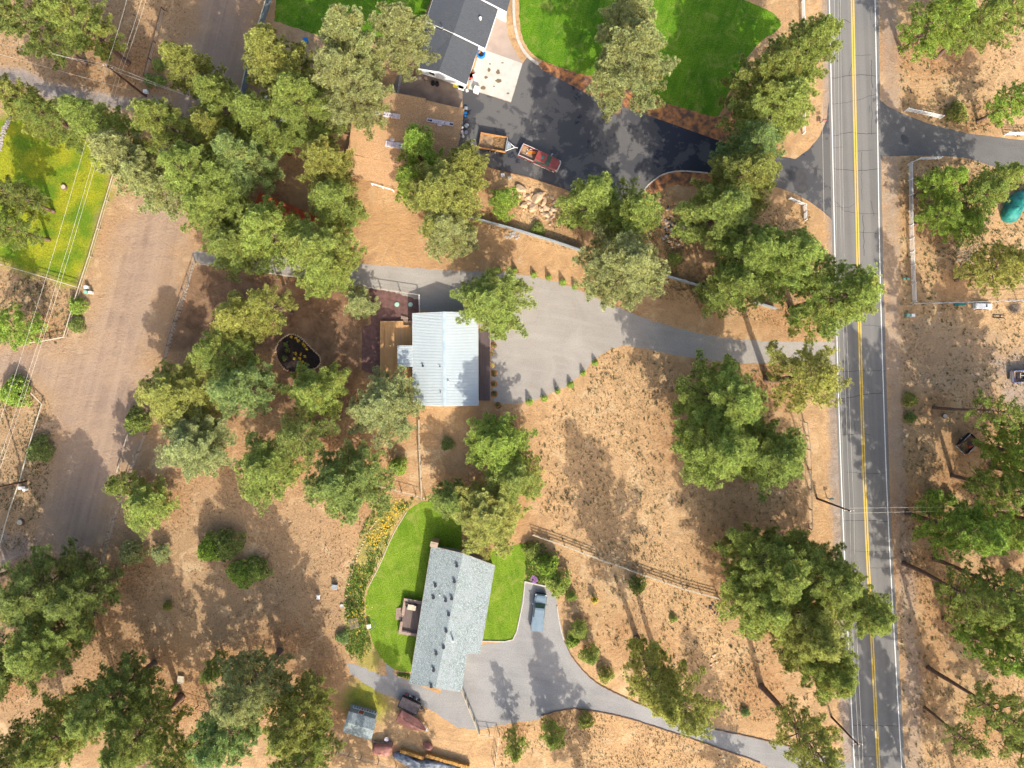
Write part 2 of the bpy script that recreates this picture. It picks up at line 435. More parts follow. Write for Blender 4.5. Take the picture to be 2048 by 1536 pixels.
M['firewood'] = simple("split_firewood", (.62, .34, .09), (.30, .16, .05), 5, .85, bump=.5)
M['blue'] = simple("bright_blue_plastic", (.02, .22, .60), (.015, .15, .42), 2, .4)
M['greenplastic'] = simple("pale_green_plastic", (.32, .48, .40), (.27, .42, .35), 2, .5)
M['utilgreen'] = simple("utility_green", (.22, .46, .36), (.18, .38, .30), 2, .5)
M['redplastic'] = simple("red_plastic", (.60, .04, .03), (.45, .03, .02), 2, .45)
M['yellowplastic'] = simple("yellow_plastic", (.75, .65, .05), (.6, .5, .04), 2, .5)
M['pack'] = simple("wrapped_shingle_pack", (.62, .58, .62), (.40, .34, .40), 3.5, .6)
M['packdark'] = simple("pack_black_mark", (.03, .03, .04), (.05, .04, .05), 3, .6)
M['rock'] = simple("tan_rock", (.56, .38, .22), (.38, .27, .18), 2.0, .9, bump=.5)
M['rockgrey'] = simple("grey_rock", (.36, .32, .29), (.22, .19, .17), 2.5, .9, bump=.5)
M['darkrock'] = simple("dark_lava_rock", (.09, .075, .07), (.045, .038, .036), 2.5, .9, bump=.5)
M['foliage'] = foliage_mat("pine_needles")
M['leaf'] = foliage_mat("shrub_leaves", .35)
M['yflower'] = simple("yellow_petals", (.62, .40, .02), (.42, .26, .01), 4, .6)
M['pflower'] = simple("purple_petals", (.35, .18, .42), (.25, .10, .3), 4, .6)
M['grassblade'] = foliage_mat("dry_grass_blades", .2)
# ---------------------------------------------------------------- the ground: one sheet to the horizon, zones stored as attributes
def vnoise(x, y, scale, seed, octs=3):
    out = np.zeros_like(x); amp = 1.0; tot = 0.0
    for o in range(octs):
        g = np.random.RandomState(seed + o * 17).rand(256, 256)
        u = x * scale * 2 ** o + 37.3; w = y * scale * 2 ** o + 91.7
        i = np.floor(u).astype(int); j = np.floor(w).astype(int)
        fu = u - i; fw = w - j; fu = fu * fu * (3 - 2 * fu); fw = fw * fw * (3 - 2 * fw)
        a = g[i % 256, j % 256]; b = g[(i + 1) % 256, j % 256]; c = g[i % 256, (j + 1) % 256]; d = g[(i + 1) % 256, (j + 1) % 256]
        out += amp * ((a * (1 - fu) + b * fu) * (1 - fw) + (c * (1 - fu) + d * fu) * fw)
        tot += amp; amp *= .5
    return out / tot
def px2w(pts): return np.array([((p[0] - 1024.0) / PPM, (768.0 - p[1]) / PPM) for p in pts])
def sdist(x, y, poly):
    """signed distance, inside positive"""
    P = px2w(poly); n = len(P)
    d2 = np.full(x.shape, 1e18); ins = np.zeros(x.shape, bool)
    for i in range(n):
        ax, ay = P[i]; bx, by = P[(i + 1) % n]
        ex, ey = bx - ax, by - ay
        tt = np.clip(((x - ax) * ex + (y - ay) * ey) / (ex * ex + ey * ey + 1e-12), 0, 1)
        dx = x - (ax + tt * ex); dy = y - (ay + tt * ey)
        d2 = np.minimum(d2, dx * dx + dy * dy)
        cond = ((ay > y) != (by > y)) & (x < (bx - ax) * (y - ay) / (by - ay + 1e-12) + ax)
        ins ^= cond
    d = np.sqrt(d2)
    return np.where(ins, d, -d)
def smooth(poly, it=2, closed=True):
    P = [tuple(p) for p in poly]
    for _ in range(it):
        Q = []
        n = len(P)
        rng = range(n) if closed else range(n - 1)
        if not closed: Q.append(P[0])
        for i in rng:
            a = P[i]; b = P[(i + 1) % n]
            Q.append((a[0] * .75 + b[0] * .25, a[1] * .75 + b[1] * .25)); Q.append((a[0] * .25 + b[0] * .75, a[1] * .25 + b[1] * .75))
        if not closed: Q.append(P[-1])
        P = Q
    return P

P_DIRT = [(392,-200),(390,-60),(392,0),(385,60),(365,130),(350,200),(330,260),(290,350),(262,400),(246,450),(226,512),(213,570),(185,630),(165,675),(120,692),(0,697),(-120,697),(-120,762),(0,765),(60,760),(88,778),(112,820),(118,880),(112,950),(100,1020),(85,1075),(120,1120),(200,1090),(228,1024),(255,940),(285,860),(288,790),(300,715),(316,655),(340,565),(356,512),(372,470),(395,400),(440,300),(480,200),(492,100),(500,0),(506,-60),(512,-200)]
P_UPDRIVE = [(-120,125),(0,133),(33,138),(83,157),(140,172),(200,187),(267,200),(300,190),(340,200),(330,240),(273,220),(210,212),(167,202),(110,201),(77,190),(53,170),(0,163),(-120,170)]
P_MEADOW = [(-120,235),(0,232),(30,222),(90,250),(150,250),(200,290),(226,340),(222,385),(200,440),(176,512),(154,572),(100,560),(0,530),(-120,505)]
P_SOIL = [(388,530),(512,545),(620,560),(740,575),(738,650),(724,660),(722,745),(700,820),(650,860),(560,800),(560,720),(480,690),(430,700),(340,700),(352,620)]
P_SHOULDR = [(1757,-80),(1765,300),(1768,600),(1784,1000),(1806,1300),(1812,1620),(1850,1620),(1840,1300),(1812,1000),(1800,600),(1795,300),(1800,180),(1790,-80)]
P_SHOULDL = [(1640,-80),(1650,200),(1655,460),(1660,700),(1658,850),(1662,1000),(1675,1200),(1680,1400),(1690,1620),(1712,1620),(1695,1200),(1684,1000),(1674,700),(1668,460),(1660,-80)]
P_RIGHTDIRT = [(1768,640),(1830,640),(1960,660),(2060,690),(2160,700),(2160,800),(2060,800),(1960,780),(1870,790),(1810,780),(1775,770)]
P_RIGHTPALE = [(1985,720),(2060,700),(2160,700),(2160,840),(2048,835),(2010,800)]
P_SCRUBF = [(1200,700),(1290,700),(1420,730),(1600,740),(1600,1000),(1640,1300),(1640,1480),(1560,1440),(1440,1430),(1200,1340),(1150,1250),(1110,1100),(1080,1000),(1080,860),(1120,800)]
P_SCRUBL = [(300,990),(420,960),(600,1010),(730,1010),(690,1200),(690,1330),(560,1400),(380,1430),(220,1350),(180,1200),(240,1100)]
P_LITTER1 = [(930,440),(1160,500),(1330,550),(1600,620),(1600,680),(1420,670),(1250,620),(1160,570),(900,540),(700,520),(740,400)]
P_BARE1 = [(700,370),(860,380),(900,470),(960,530),(1160,570),(1100,545),(900,535),(700,515),(690,430)]
P_STRIP = [(846,995),(820,1000),(770,1005),(740,1040),(715,1100),(700,1170),(690,1230),(700,1300),(730,1350),(760,1355),(762,1318),(745,1285),(733,1240),(730,1200),(735,1175),(760,1130),(785,1070),(813,1024)]
P_GREENP = [(700,1372),(740,1362),(770,1395),(778,1420),(760,1440),(715,1425),(685,1410)]
P_LEFTYARD = [(-200,-60),(520,-60),(520,560),(740,570),(740,860),(860,880),(860,1010),(740,1030),(690,1200),(640,1560),(-200,1560)]
P_WASH = [(-120,1060),(0,1055),(60,1080),(60,1130),(0,1150),(-120,1170)]
P_LEFTSCR = [(-120,540),(0,540),(140,590),(120,680),(0,685),(-120,690)]
P_LEFTSCR2 = [(-120,775),(50,775),(100,840),(100,950),(60,1040),(0,1080),(-120,1100)]

def axis(lo, hi, st, ext):
    a = list(np.arange(lo, hi + 1e-6, st))
    return np.array([-e for e in ext[::-1]] + a + list(ext))
gx = axis(-92, 92, .32, (100, 130, 200, 400, 900, 2200))
gy = axis(-72, 72, .32, (80, 110, 180, 380, 900, 2200))
X, Y = np.meshgrid(gx, gy)
nz = vnoise(X, Y, .35, 3, 4) - .5; nz2 = vnoise(X, Y, .08, 9, 4) - .5
def soft(poly, w=.8, jit=1.6, jit2=0.0):
    d = sdist(X, Y, poly) + nz * jit * 2 + nz2 * jit2 * 2
    t = np.clip(d / w * .5 + .5, 0, 1)
    return t * t * (3 - 2 * t)
z_dirt = soft(P_DIRT, 3.2, 2.4) * (.80 + .2 * soft(P_DIRT, 9, 2))
z_grey = np.maximum.reduce([soft(P_UPDRIVE, .8, .6), soft(P_SHOULDR, .8, .8) * .5, soft(P_SHOULDL, .6, .5) * .8, soft(P_RIGHTDIRT, 2, 2.5) * .2, soft(P_RIGHTPALE, 1.5, 1.5) * .7, soft(P_WASH, 2, 2) * .7])
z_mead = np.maximum.reduce([soft(P_MEADOW, 1.2, 1.0), soft(P_STRIP, .8, .8) * .55, soft(P_GREENP, 1.6, 1.2) * .8])
z_soil = soft(P_SOIL, 1.2, 1.2) * .85
z_scr = np.clip(np.maximum.reduce([soft(P_SCRUBF, 3, 3, 3) * .75, soft(P_SCRUBL, 3, 3, 3) * .55, soft(P_LEFTSCR, 2, 2), soft(P_LEFTSCR2, 2, 2), (X > 60) * .7, (X < -60) * .5 * np.ones_like(X)]) * (1.0 - .75 * soft(P_BARE1, 2, 2)), 0, 1)
z_scr = z_scr * (1 - z_grey * .7)
# needle litter lies where the pines stand: filled in from the tree list
def litter_from(trees):
    L = np.zeros_like(X)
    for (bx, by, R) in trees:
        i0, i1 = np.searchsorted(gy, [by - R * 1.6, by + R * 1.6]); j0, j1 = np.searchsorted(gx, [bx - R * 1.6, bx + R * 1.6])
        if i1 <= i0 or j1 <= j0: continue
        xs = X[i0:i1, j0:j1] - bx; ys = Y[i0:i1, j0:j1] - by
        L[i0:i1, j0:j1] = np.maximum(L[i0:i1, j0:j1], np.clip(1.45 - np.sqrt(xs * xs + ys * ys) / R, 0, 1) * .9)
    L = np.maximum(L, soft(P_LITTER1, 2, 2.5) * .5)
    L *= (1 - soft(P_DIRT, 1.5, 1)) * (1 - soft(P_MEADOW, 1.5, 1) * .8)
    return np.clip(L + (vnoise(X, Y, .1, 77, 4) - .55) * .8, 0, 1)
z_cloud_shade = soft(P_LEFTYARD, 6, 5, 6)  # mask of the cloud shade painted over the left yards
def build_ground(trees):
    lit = litter_from(trees)
    ny, nx = X.shape
    me = bpy.data.meshes.new("ground")
    V = np.zeros((nx * ny, 3), np.float32); V[:, 0] = X.ravel(); V[:, 1] = Y.ravel()
    idx = np.arange(nx * ny).reshape(ny, nx)
    Q = np.stack([idx[:-1, :-1], idx[:-1, 1:], idx[1:, 1:], idx[1:, :-1]], -1).reshape(-1, 4).astype(np.int32)
    fill_mesh(me, V, Q)
    for nm, ch in (("zone_a", (z_dirt, z_mead, lit)), ("zone_b", (z_grey, z_scr, z_soil))):
        a = me.color_attributes.new(nm, 'FLOAT_COLOR', 'POINT')
        buf = np.ones((nx * ny, 4), np.float32)
        for i, c in enumerate(ch): buf[:, i] = c.ravel()
        if nm == 'zone_b': buf[:, 3] = z_cloud_shade.ravel()
        a.data.foreach_set("color", buf.ravel())
    return tag(mesh_obj("ground", me, M['ground']), kind="structure")
def fill_mesh(me, V, Q):
    nq = len(Q)
    me.vertices.add(len(V)); me.vertices.foreach_set("co", np.asarray(V, np.float32).ravel())
    me.loops.add(nq * 4); me.loops.foreach_set("vertex_index", np.asarray(Q, np.int32).ravel())
    me.polygons.add(nq)
    me.polygons.foreach_set("loop_start", np.arange(nq, dtype=np.int32) * 4)
    me.update(calc_edges=True); me.validate()

# ---------------------------------------------------------------- hard edged surfaces laid on the ground
def sheet(name, pts, z, mat, sm=0, jit=.06, step=.35, label=None, cat=None, thick=0.0):
    P = smooth(pts, sm) if sm else pts
    P = [W(*p) for p in P]
    out = []; n = len(P); r = random.Random(len(name) * 13 + n)
    for i in range(n):
        a, b = P[i], P[(i + 1) % n]
        k = max(1, int((b - a).length / step)) if jit else 1
        for j in range(k):
            q = a.lerp(b, j / k)
            if jit: q = q + Vector((r.uniform(-jit, jit), r.uniform(-jit, jit), 0))
            out.append(q)
    tris = tessellate_polygon([out])
    m = MB(); m.add([(p.x, p.y, z) for p in out], [])
    for t3 in tris:
        a, b, c = (out[i] for i in t3)
        t3 = tuple(t3)
        if (b - a).cross(c - a).z < 0: t3 = t3[::-1]
        m.f.append(t3)
    o = m.build(name, mat)
    return tag(o, label, cat, None, None if label else "structure")
P_GRAVC = [(386,497),(430,512),(512,505),(560,512),(620,520),(700,528),(790,532),(915,543),(990,541),(1024,546),(1060,552),(1100,560),(1140,573),(1178,588),(1250,622),(1330,650),(1420,672),(1500,681),(1580,684),(1690,682),(1692,729),(1600,724),(1500,727),(1420,722),(1330,707),(1290,697),(1255,691),(1228,695),(1195,712),(1165,745),(1130,775),(1080,797),(1045,807),(1000,808),(984,802),(982,665),(957,655),(957,620),(840,628),(838,591),(620,559),(512,544),(386,527)]
P_GRAVS = [(1052,1163),(1092,1172),(1112,1195),(1116,1225),(1127,1275),(1143,1312),(1170,1345),(1200,1370),(1262,1400),(1350,1432),(1430,1455),(1536,1480),(1620,1503),(1712,1530),(1716,1580),(1600,1560),(1540,1534),(1470,1508),(1424,1490),(1340,1462),(1240,1430),(1155,1415),(1105,1422),(1075,1440),(1050,1442),(1000,1450),(960,1460),(915,1455),(870,1425),(845,1412),(800,1400),(760,1385),(725,1364),(700,1345),(692,1325),(715,1330),(760,1350),(775,1352),(772,1322),(786,1325),(788,1350),(820,1362),(880,1390),(900,1240),(962,1290),(1025,1281)]
P_SEAL = [(925,176),(937,178),(1022,205),(1045,127),(1055,114),(1077,131),(1085,140),(1180,190),(1272,222),(1350,250),(1451,286),(1520,305),(1591,318),(1616,300),(1639,273),(1653,240),(1657,205),(1664,205),(1671,450),(1664,440),(1646,423),(1619,403),(1589,387),(1563,377),(1500,360),(1415,345),(1360,340),(1325,347),(1300,365),(1281,393),(1262,412),(1180,405),(1130,378),(1060,355),(1024,347),(960,330),(905,322),(910,260),(925,215)]
P_SEALR = [(1752,190),(1758,198),(1776,213),(1813,230),(1856,247),(1936,267),(2048,281),(2170,290),(2170,352),(2048,343),(1999,337),(1936,317),(1886,312),(1826,311),(1766,313),(1754,330)]
P_ROAD = [(1648,-190),(1654,0),(1659,250),(1665,512),(1671,768),(1680,1024),(1691,1300),(1704,1536),(1716,1720),(1824,1720),(1810,1536),(1797,1300),(1781,1024),(1773,768),(1766,512),(1761,250),(1757,0),(1752,-190)]
def wobble(pts, amp, step=.5, seed=1):
    r = random.Random(seed); out = []
    for i in range(len(pts) - 1):
        a, b = Vector(pts[i]), Vector(pts[i + 1])
        k = max(1, int((b - a).length / step))
        for j in range(k):
            q = a.lerp(b, j / k); out.append((q.x + r.uniform(-amp, amp), q.y + r.uniform(-amp, amp)))
    out.append(tuple(pts[-1])[:2]); return out
def wl(pts): return [W(*p).to_2d() for p in pts]
def line_struct(name, px, w, z0, z1, mat, amp=0.0, sm=0, label=None, cat=None, group=None):
    p = smooth(px, sm, False) if sm else px
    q = wl(p)
    if amp: q = wobble([tuple(a) for a in q], amp)
    m = MB(); m.ribbon(q, w, z0, z1)
    o = m.build(name, mat)
    return tag(o, label, cat, group, None if label else "structure")
sheet("road", P_ROAD, .016, M['asphalt'], 0, .03)
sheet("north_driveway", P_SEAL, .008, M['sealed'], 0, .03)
sheet("east_driveway", P_SEALR, .009, M['plain'], 0, .03)
sheet("centre_gravel_drive", P_GRAVC, .006, M['gravel'], 1, .12)
sheet("south_gravel_drive", P_GRAVS, .0065, M['gravel2'], 0, .12)
sheet("north_lawn", [(560,-150),(552,0),(549,42),(605,60),(640,72),(700,80),(780,75),(835,55),(850,27),(866,-10),(900,-150)], .010, M['lawn'], 0, .08)
sheet("front_lawn", [(1060,-120),(1040,-30),(1037,20),(1042,70),(1058,103),(1085,122),(1150,145),(1185,152),(1290,193),(1345,210),(1420,232),(1440,234),(1458,180),(1490,120),(1522,80),(1555,62),(1565,48),(1548,25),(1500,5),(1460,-14),(1400,-40),(1300,-120)], .0105, M['lawn'], 1, .08)
P_LAWNS = [(813,1024),(835,1005),(870,1000),(920,1030),(925,1090),(900,1200),(860,1330),(823,1346),(790,1341),(762,1318),(745,1285),(733,1240),(731,1200),(735,1175),(760,1130),(785,1070)]
sheet("back_lawn", P_LAWNS, .010, M['lawn2'], 1, .08)
sheet("side_lawn", [(975,1105),(1050,1085),(1056,1130),(1050,1162),(1035,1255),(1026,1278),(1010,1283),(960,1281)], .0105, M['lawn2'], 0, .05)
sheet("bark_mulch_bed", [(1078,128),(1085,122),(1150,145),(1185,150),(1290,193),(1345,210),(1440,234),(1462,222),(1480,245),(1451,287),(1350,251),(1272,223),(1180,191),(1085,141)], .0075, M['mulch'], 0, .1)
sheet("island_mulch", [(1281,394),(1300,366),(1325,348),(1360,341),(1415,346),(1440,352),(1430,385),(1380,372),(1335,370),(1305,395)], .0072, M['mulch'], 0, .15)
sheet("cinder_bed_yard", [(738,572),(838,591),(838,640),(762,648),(762,755),(723,740),(724,655),(742,648)], .0055, M['cinder'], 0, .04)
sheet("concrete_pad", [(960,97),(1045,127),(1022,204),(937,178)], .05, M['concrete'], 0, 0)
sheet("concrete_walk", [(962,100),(990,20),(1012,33),(1015,70),(1026,95),(1044,126)], .035, M['concrete2'], 0, 0)
sheet("yard_soil", [(800,130),(935,172),(915,225),(780,195)], .005, M['yardsoil'], 0, .05)
# pad stains, road stains
for i, (x, y, a, b, r_) in enumerate([(978,140,3,4.5,0),(996,144,4.2,5,.3),(972,155,3.4,3.2,0),(997,162,7,4,-.2),(967,176,5.5,4.5,0),(980,128,2,1.5,0),(1005,126,2.5,1.5,0),(988,173,2,1.6,0),(1016,187,3,2,.4)]):
    pts = []
    rr = random.Random(i)
    for k in range(14):
        an = k / 14 * 6.283; q = rr.uniform(.75, 1.2)
        pts.append((x + math.cos(an) * a * q, y + math.sin(an) * b * q))
    sheet("pad_stain", pts, .054, M['padstain'], 1, 0)
for i, (pts) in enumerate([[(1592,338),(1605,336),(1614,342),(1612,352),(1618,372),(1612,385),(1600,388),(1590,378),(1583,362),(1588,350)],[(1628,335),(1633,333),(1635,345),(1631,358),(1627,350)],[(1619,304),(1629,310),(1626,306)],[(1801,268),(1812,270),(1819,282),(1812,290),(1803,283)]]):
    sheet("puddle_stain", pts, .020 if i < 3 else .021, M['stain'], 2, 0)
# lane markings
line_struct("edge_line", [(1650+3,-190),(1659,0),(1664,250),(1670,512),(1676,768),(1685,1024),(1697,1300),(1709,1536),(1720,1720)], .13, .0205, .0205, M['whiteline'], 0, 1)
line_struct("edge_line", [(1746,-190),(1750,0),(1755,250),(1759,512),(1766,768),(1775,1024),(1790,1300),(1803,1536),(1816,1720)], .13, .0205, .0205, M['whiteline'], 0, 1)
for dx in (-2.1, 2.1):
    line_struct("centre_line", [(1701+dx,-190),(1705+dx,0),(1710+dx,250),(1716+dx,512),(1722+dx,768),(1731+dx,1024),(1745+dx,1300),(1757+dx,1536),(1768+dx,1720)], .17, .0205, .0205, M['yellow'], 0, 1)
line_struct("drive_joint_line", [(1644,205),(1648,440)], .05, .0205, .0205, M['kerb'])
# sealed cracks
def crack(pts, w=.05, seed=0):
    q = wobble([tuple(a) for a in wl(pts)], .09, .45, seed)
    m = MB(); m.ribbon(q, w, .0185, .0185)
    return m
cm = MB()
CR = [[(1665,157),(1690,152),(1712,150),(1735,151),(1758,152)],[(1660,155),(1672,157)],[(1662,208),(1680,207),(1712,201),(1758,186)],[(1664,273),(1690,266),(1705,264),(1720,268),(1752,266)],[(1667,295),(1686,294)],[(1715,303),(1746,300)],[(1668,338),(1690,340),(1712,342),(1758,338)],[(1669,400),(1690,422),(1712,426),(1758,428)],[(1671,414),(1700,414),(1708,408)],[(1676,38),(1692,40),(1701,46)],[(1709,5),(1735,8),(1742,40)],[(1742,180),(1744,235),(1743,270)],[(1743,120),(1743,160),(1746,176)],[(1723,305),(1723,370),(1724,400)],[(1708,112),(1742,110)],[(1720,547),(1764,548)],[(1726,650),(1766,652)],[(1672,743),(1720,742),(1768,741)],[(1678,797),(1700,795),(1730,788),(1768,787)],[(1683,870),(1728,866),(1740,870)],[(1692,945),(1726,947),(1772,946)],[(1684,1042),(1730,1040),(1775,1043)],[(1700,1100),(1735,1104),(1790,1102)],[(1735,1135),(1786,1136)],[(1697,0),(1698,-60)],[(1709,870),(1710,840)],[(1708,1510),(1750,1514),(1800,1512)],[(1705,1450),(1800,1452)],[(1742,400),(1746,420),(1748,432)],[(1703,128),(1698,150),(1700,152)],[(1726,430),(1728,512)],[(1740,210),(1738,225)],[(1712,465),(1758,466)],[(1672,560),(1712,562)]]
for i, c in enumerate(CR):
    k = crack(c, .06 if i % 3 else .09, i); cm.add(k.v, k.f)
tag(cm.build("crack_sealant", M['sealant']), kind="structure")
# kerbs and edgings (real steps)
line_struct("curved_kerb", [(1040,-100),(1030,-40),(1027,0),(1028,40),(1032,68),(1042,95),(1058,116),(1077,129)], .42, 0, .16, M['kerb'], 0, 2, "white curved concrete kerb along the west edge of the round front lawn", "kerb")
line_struct("timber_edging", [(1050,1164),(1046,1205),(1034,1262),(1026,1279),(1009,1283),(966,1282)], .16, 0, .14, M['kerb'], .01, 0, "pale timber edging between the side lawn and the gravel by the slate pickup", "edging")
line_struct("timber_edging", [(1049,1163),(1072,1168),(1094,1173)], .22, 0, .2, M['kerb'], .01, 0, "short pale timber kerb across the gravel in front of the slate pickup", "edging")
line_struct("timber_edging", [(1114,1212),(1117,1235),(1122,1260),(1128,1280)], .16, 0, .16, M['kerb'], .01, 0, "pale low timber kerb on the east side of the slate pickup", "edging")
line_struct("rust_edging", [(1128,1280),(1143,1313),(1170,1346),(1200,1371),(1262,1401),(1300,1416)], .14, 0, .12, M['rustedge'], .05, 1, "rusty brown edging on the outside bend of the south gravel drive", "edging")
line_struct("rust_edging", [(1424,1457),(1536,1481),(1620,1504)], .14, 0, .12, M['rustedge'], .05, 1, "rusty brown edging north of the gravel drive next to the road", "edging")
line_struct("rust_edging", [(1083,1431),(1120,1420),(1155,1416),(1240,1431),(1340,1463),(1424,1491),(1520,1525)], .14, 0, .12, M['rustedge'], .05, 1, "long rusty brown edging along the south side of the gravel drive", "edging")
line_struct("lawn_edging", [(813,1024),(785,1070),(760,1130),(736,1175)], .10, 0, .08, M['woodpale'], .01, 1, "thin pale edging between the back lawn and the flower strip", "edging")
line_struct("drive_edging", [(958,329),(1024,347),(1060,355),(1130,378)], .12, 0, .1, M['rustedge'], .02, 0, "straight edging south of the red pickup on the dark driveway", "edging")
line_struct("island_kerb", [(1281,394),(1288,380),(1300,366),(1325,348),(1360,341),(1415,346)], .18, 0, .12, M['kerb'], .01, 1, "curved tan kerb round the island where the dark driveway turns south", "kerb")
# ---------------------------------------------------------------- plants: real limbs, twigs and needle tufts
def tufts_mesh(name, C, D, S, K, wid, mat, seed, yel=None, spread=.9):
    """C centres, D main directions, S tuft radii; K needles per tuft, each a kite shaped blade"""
    r = np.random.RandomState(seed); T = len(C)
    v = r.normal(size=(T, K, 3)); v /= np.linalg.norm(v, axis=2, keepdims=True)
    v = v + D[:, None, :] * spread; v /= np.linalg.norm(v, axis=2, keepdims=True) + 1e-9
    ln = S[:, None, None] * r.uniform(.78, 1.1, (T, K, 1))
    nref = np.array([0, -.25, 1.0]) + .45 * v + r.normal(size=(T, K, 3)) * .6
    s = np.cross(v, nref); s /= np.linalg.norm(s, axis=2, keepdims=True) + 1e-9
    c = C[:, None, :]
    w = ln * wid
    a = c + v * ln * .06; b = c + v * ln * .62 + s * w; d = c + v * ln * .62 - s * w; t = c + v * ln
    V = np.stack([a, b, t, d], 2).reshape(-1, 3)
    Q = np.arange(T * K * 4, dtype=np.int32).reshape(-1, 4)
    me = bpy.data.meshes.new(name)
    fill_mesh(me, V, Q)
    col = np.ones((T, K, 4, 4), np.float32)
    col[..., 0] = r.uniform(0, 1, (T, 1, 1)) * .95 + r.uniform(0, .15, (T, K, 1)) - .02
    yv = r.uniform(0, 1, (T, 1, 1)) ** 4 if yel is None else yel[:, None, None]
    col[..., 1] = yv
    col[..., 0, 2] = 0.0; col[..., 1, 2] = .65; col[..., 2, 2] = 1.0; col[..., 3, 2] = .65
    at = me.color_attributes.new("tuft", 'FLOAT_COLOR', 'POINT')
    at.data.foreach_set("color", col.reshape(-1))
    me.materials.append(mat)
    return me
def gen_pine(name, seed, R, H, bf, nl, tr, dens=1.0, yel=.15, top=.9, K=36):
    r = random.Random(seed); nr = np.random.RandomState(seed)
    tk = MB()
    lean = Vector((r.uniform(-.03, .03), r.uniform(-.03, .03), 0))
    def axisp(z): return Vector((lean.x * z + .12 * math.sin(z * .4 + seed), lean.y * z + .12 * math.cos(z * .31 + seed), z))
    zs = [0, .25, H * .08, H * .25, H * .45, H * .65, H * .82, H * .97]
    r0 = .017 * H + .04
    tk.tube([axisp(z) for z in zs], [r0 * 1.35, r0 * 1.08, r0, r0 * .85, r0 * .66, r0 * .42, r0 * .2, .02], 8)
    C, D, S, Yl = [], [], [], []
    lob = [(r.uniform(0, 6.28), r.uniform(.75, 1.18)) for _ in range(5)]
    gold = 2.39996
    for i in range(nl):
        t = (i + r.uniform(.1, .9)) / nl
        t = t ** .92
        z = H * (bf + (1 - bf) * t * .97)
        az = i * gold + r.uniform(-.4, .4)
        prof = min(1.0, .62 + 1.5 * t) * max(0.0, 1 - t ** 2.0) ** top + .05
        m = 1.0
        for la, lm in lob:
            m *= 1 + (lm - 1) * max(0, math.cos(az - la)) ** 2
        ln = R * prof * m * r.uniform(.62, 1.14)
        rise = math.radians(-6 + 48 * t + r.uniform(-6, 6))
        d = Vector((math.cos(az) * math.cos(rise), math.sin(az) * math.cos(rise), math.sin(rise)))
        p0 = axisp(z)
        seg = 5; P = [p0]
        dd = d.copy()
        for k in range(seg):
            dd = (dd + Vector((r.uniform(-.1, .1), r.uniform(-.1, .1), .07))).normalized()
            P.append(P[-1] + dd * ln / seg)
        rr = .022 * ln + .012
        tk.tube(P, [rr * (1 - .8 * k / seg) for k in range(seg + 1)], 5, False)
        side = d.cross(Vector((0, 0, 1))).normalized()
        yb = r.random() ** 3 * yel * 2
        nt = max(2, int(ln * 2.5 * dens))
        for k in range(nt):
            f = .30 + .70 * (k + r.random()) / nt
            q = f * seg; ii = min(seg - 1, int(q)); base = P[ii].lerp(P[ii + 1], q - ii)
            sgn = 1 if (k % 2) else -1
            tl = r.uniform(.25, .85) * (1.15 - .55 * f) * min(1.3, ln / 3.0 + .4)
            td = (side * sgn * r.uniform(.5, 1) + dd * .7 + Vector((0, 0, r.uniform(.05, .45)))).normalized()
            tip = base + td * tl
            tk.tube([base, tip], [.014, .008], 3, False)
            for c in range(r.choice((4, 5, 5, 6))):
                cc = tip.lerp(base, r.uniform(0, .55) if c else 0) + Vector((r.gauss(0, .2), r.gauss(0, .2), r.gauss(.03, .12)))
                C.append(cc); D.append((td * .6 + Vector((0, 0, .8)) + d * .2).normalized()); S.append(tr * r.uniform(.72, 1.15)); Yl.append(min(1, yb + r.random() ** 5 * yel * 2))
        for c in range(3):
            cc = P[-1] + Vector((r.gauss(0, .2), r.gauss(0, .2), r.gauss(.05, .1)))
            C.append(cc); D.append((dd + Vector((0, 0, .5))).normalized()); S.append(tr * r.uniform(.8, 1.2)); Yl.append(yb)
    for c in range(8):
        C.append(axisp(H * (.97 + .03 * r.random())) + Vector((r.gauss(0, .2), r.gauss(0, .2), 0))); D.append(Vector((0, 0, 1))); S.append(tr); Yl.append(0)
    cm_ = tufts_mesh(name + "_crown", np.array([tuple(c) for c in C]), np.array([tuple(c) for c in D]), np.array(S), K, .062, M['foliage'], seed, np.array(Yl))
    tm = bpy.data.meshes.new(name + "_trunk"); tm.from_pydata(tk.v, [], tk.f); tm.materials.append(M['bark'])
    for p in tm.polygons: p.use_smooth = True
    return dict(c=cm_, t=tm, R=R, H=H, n=len(C))
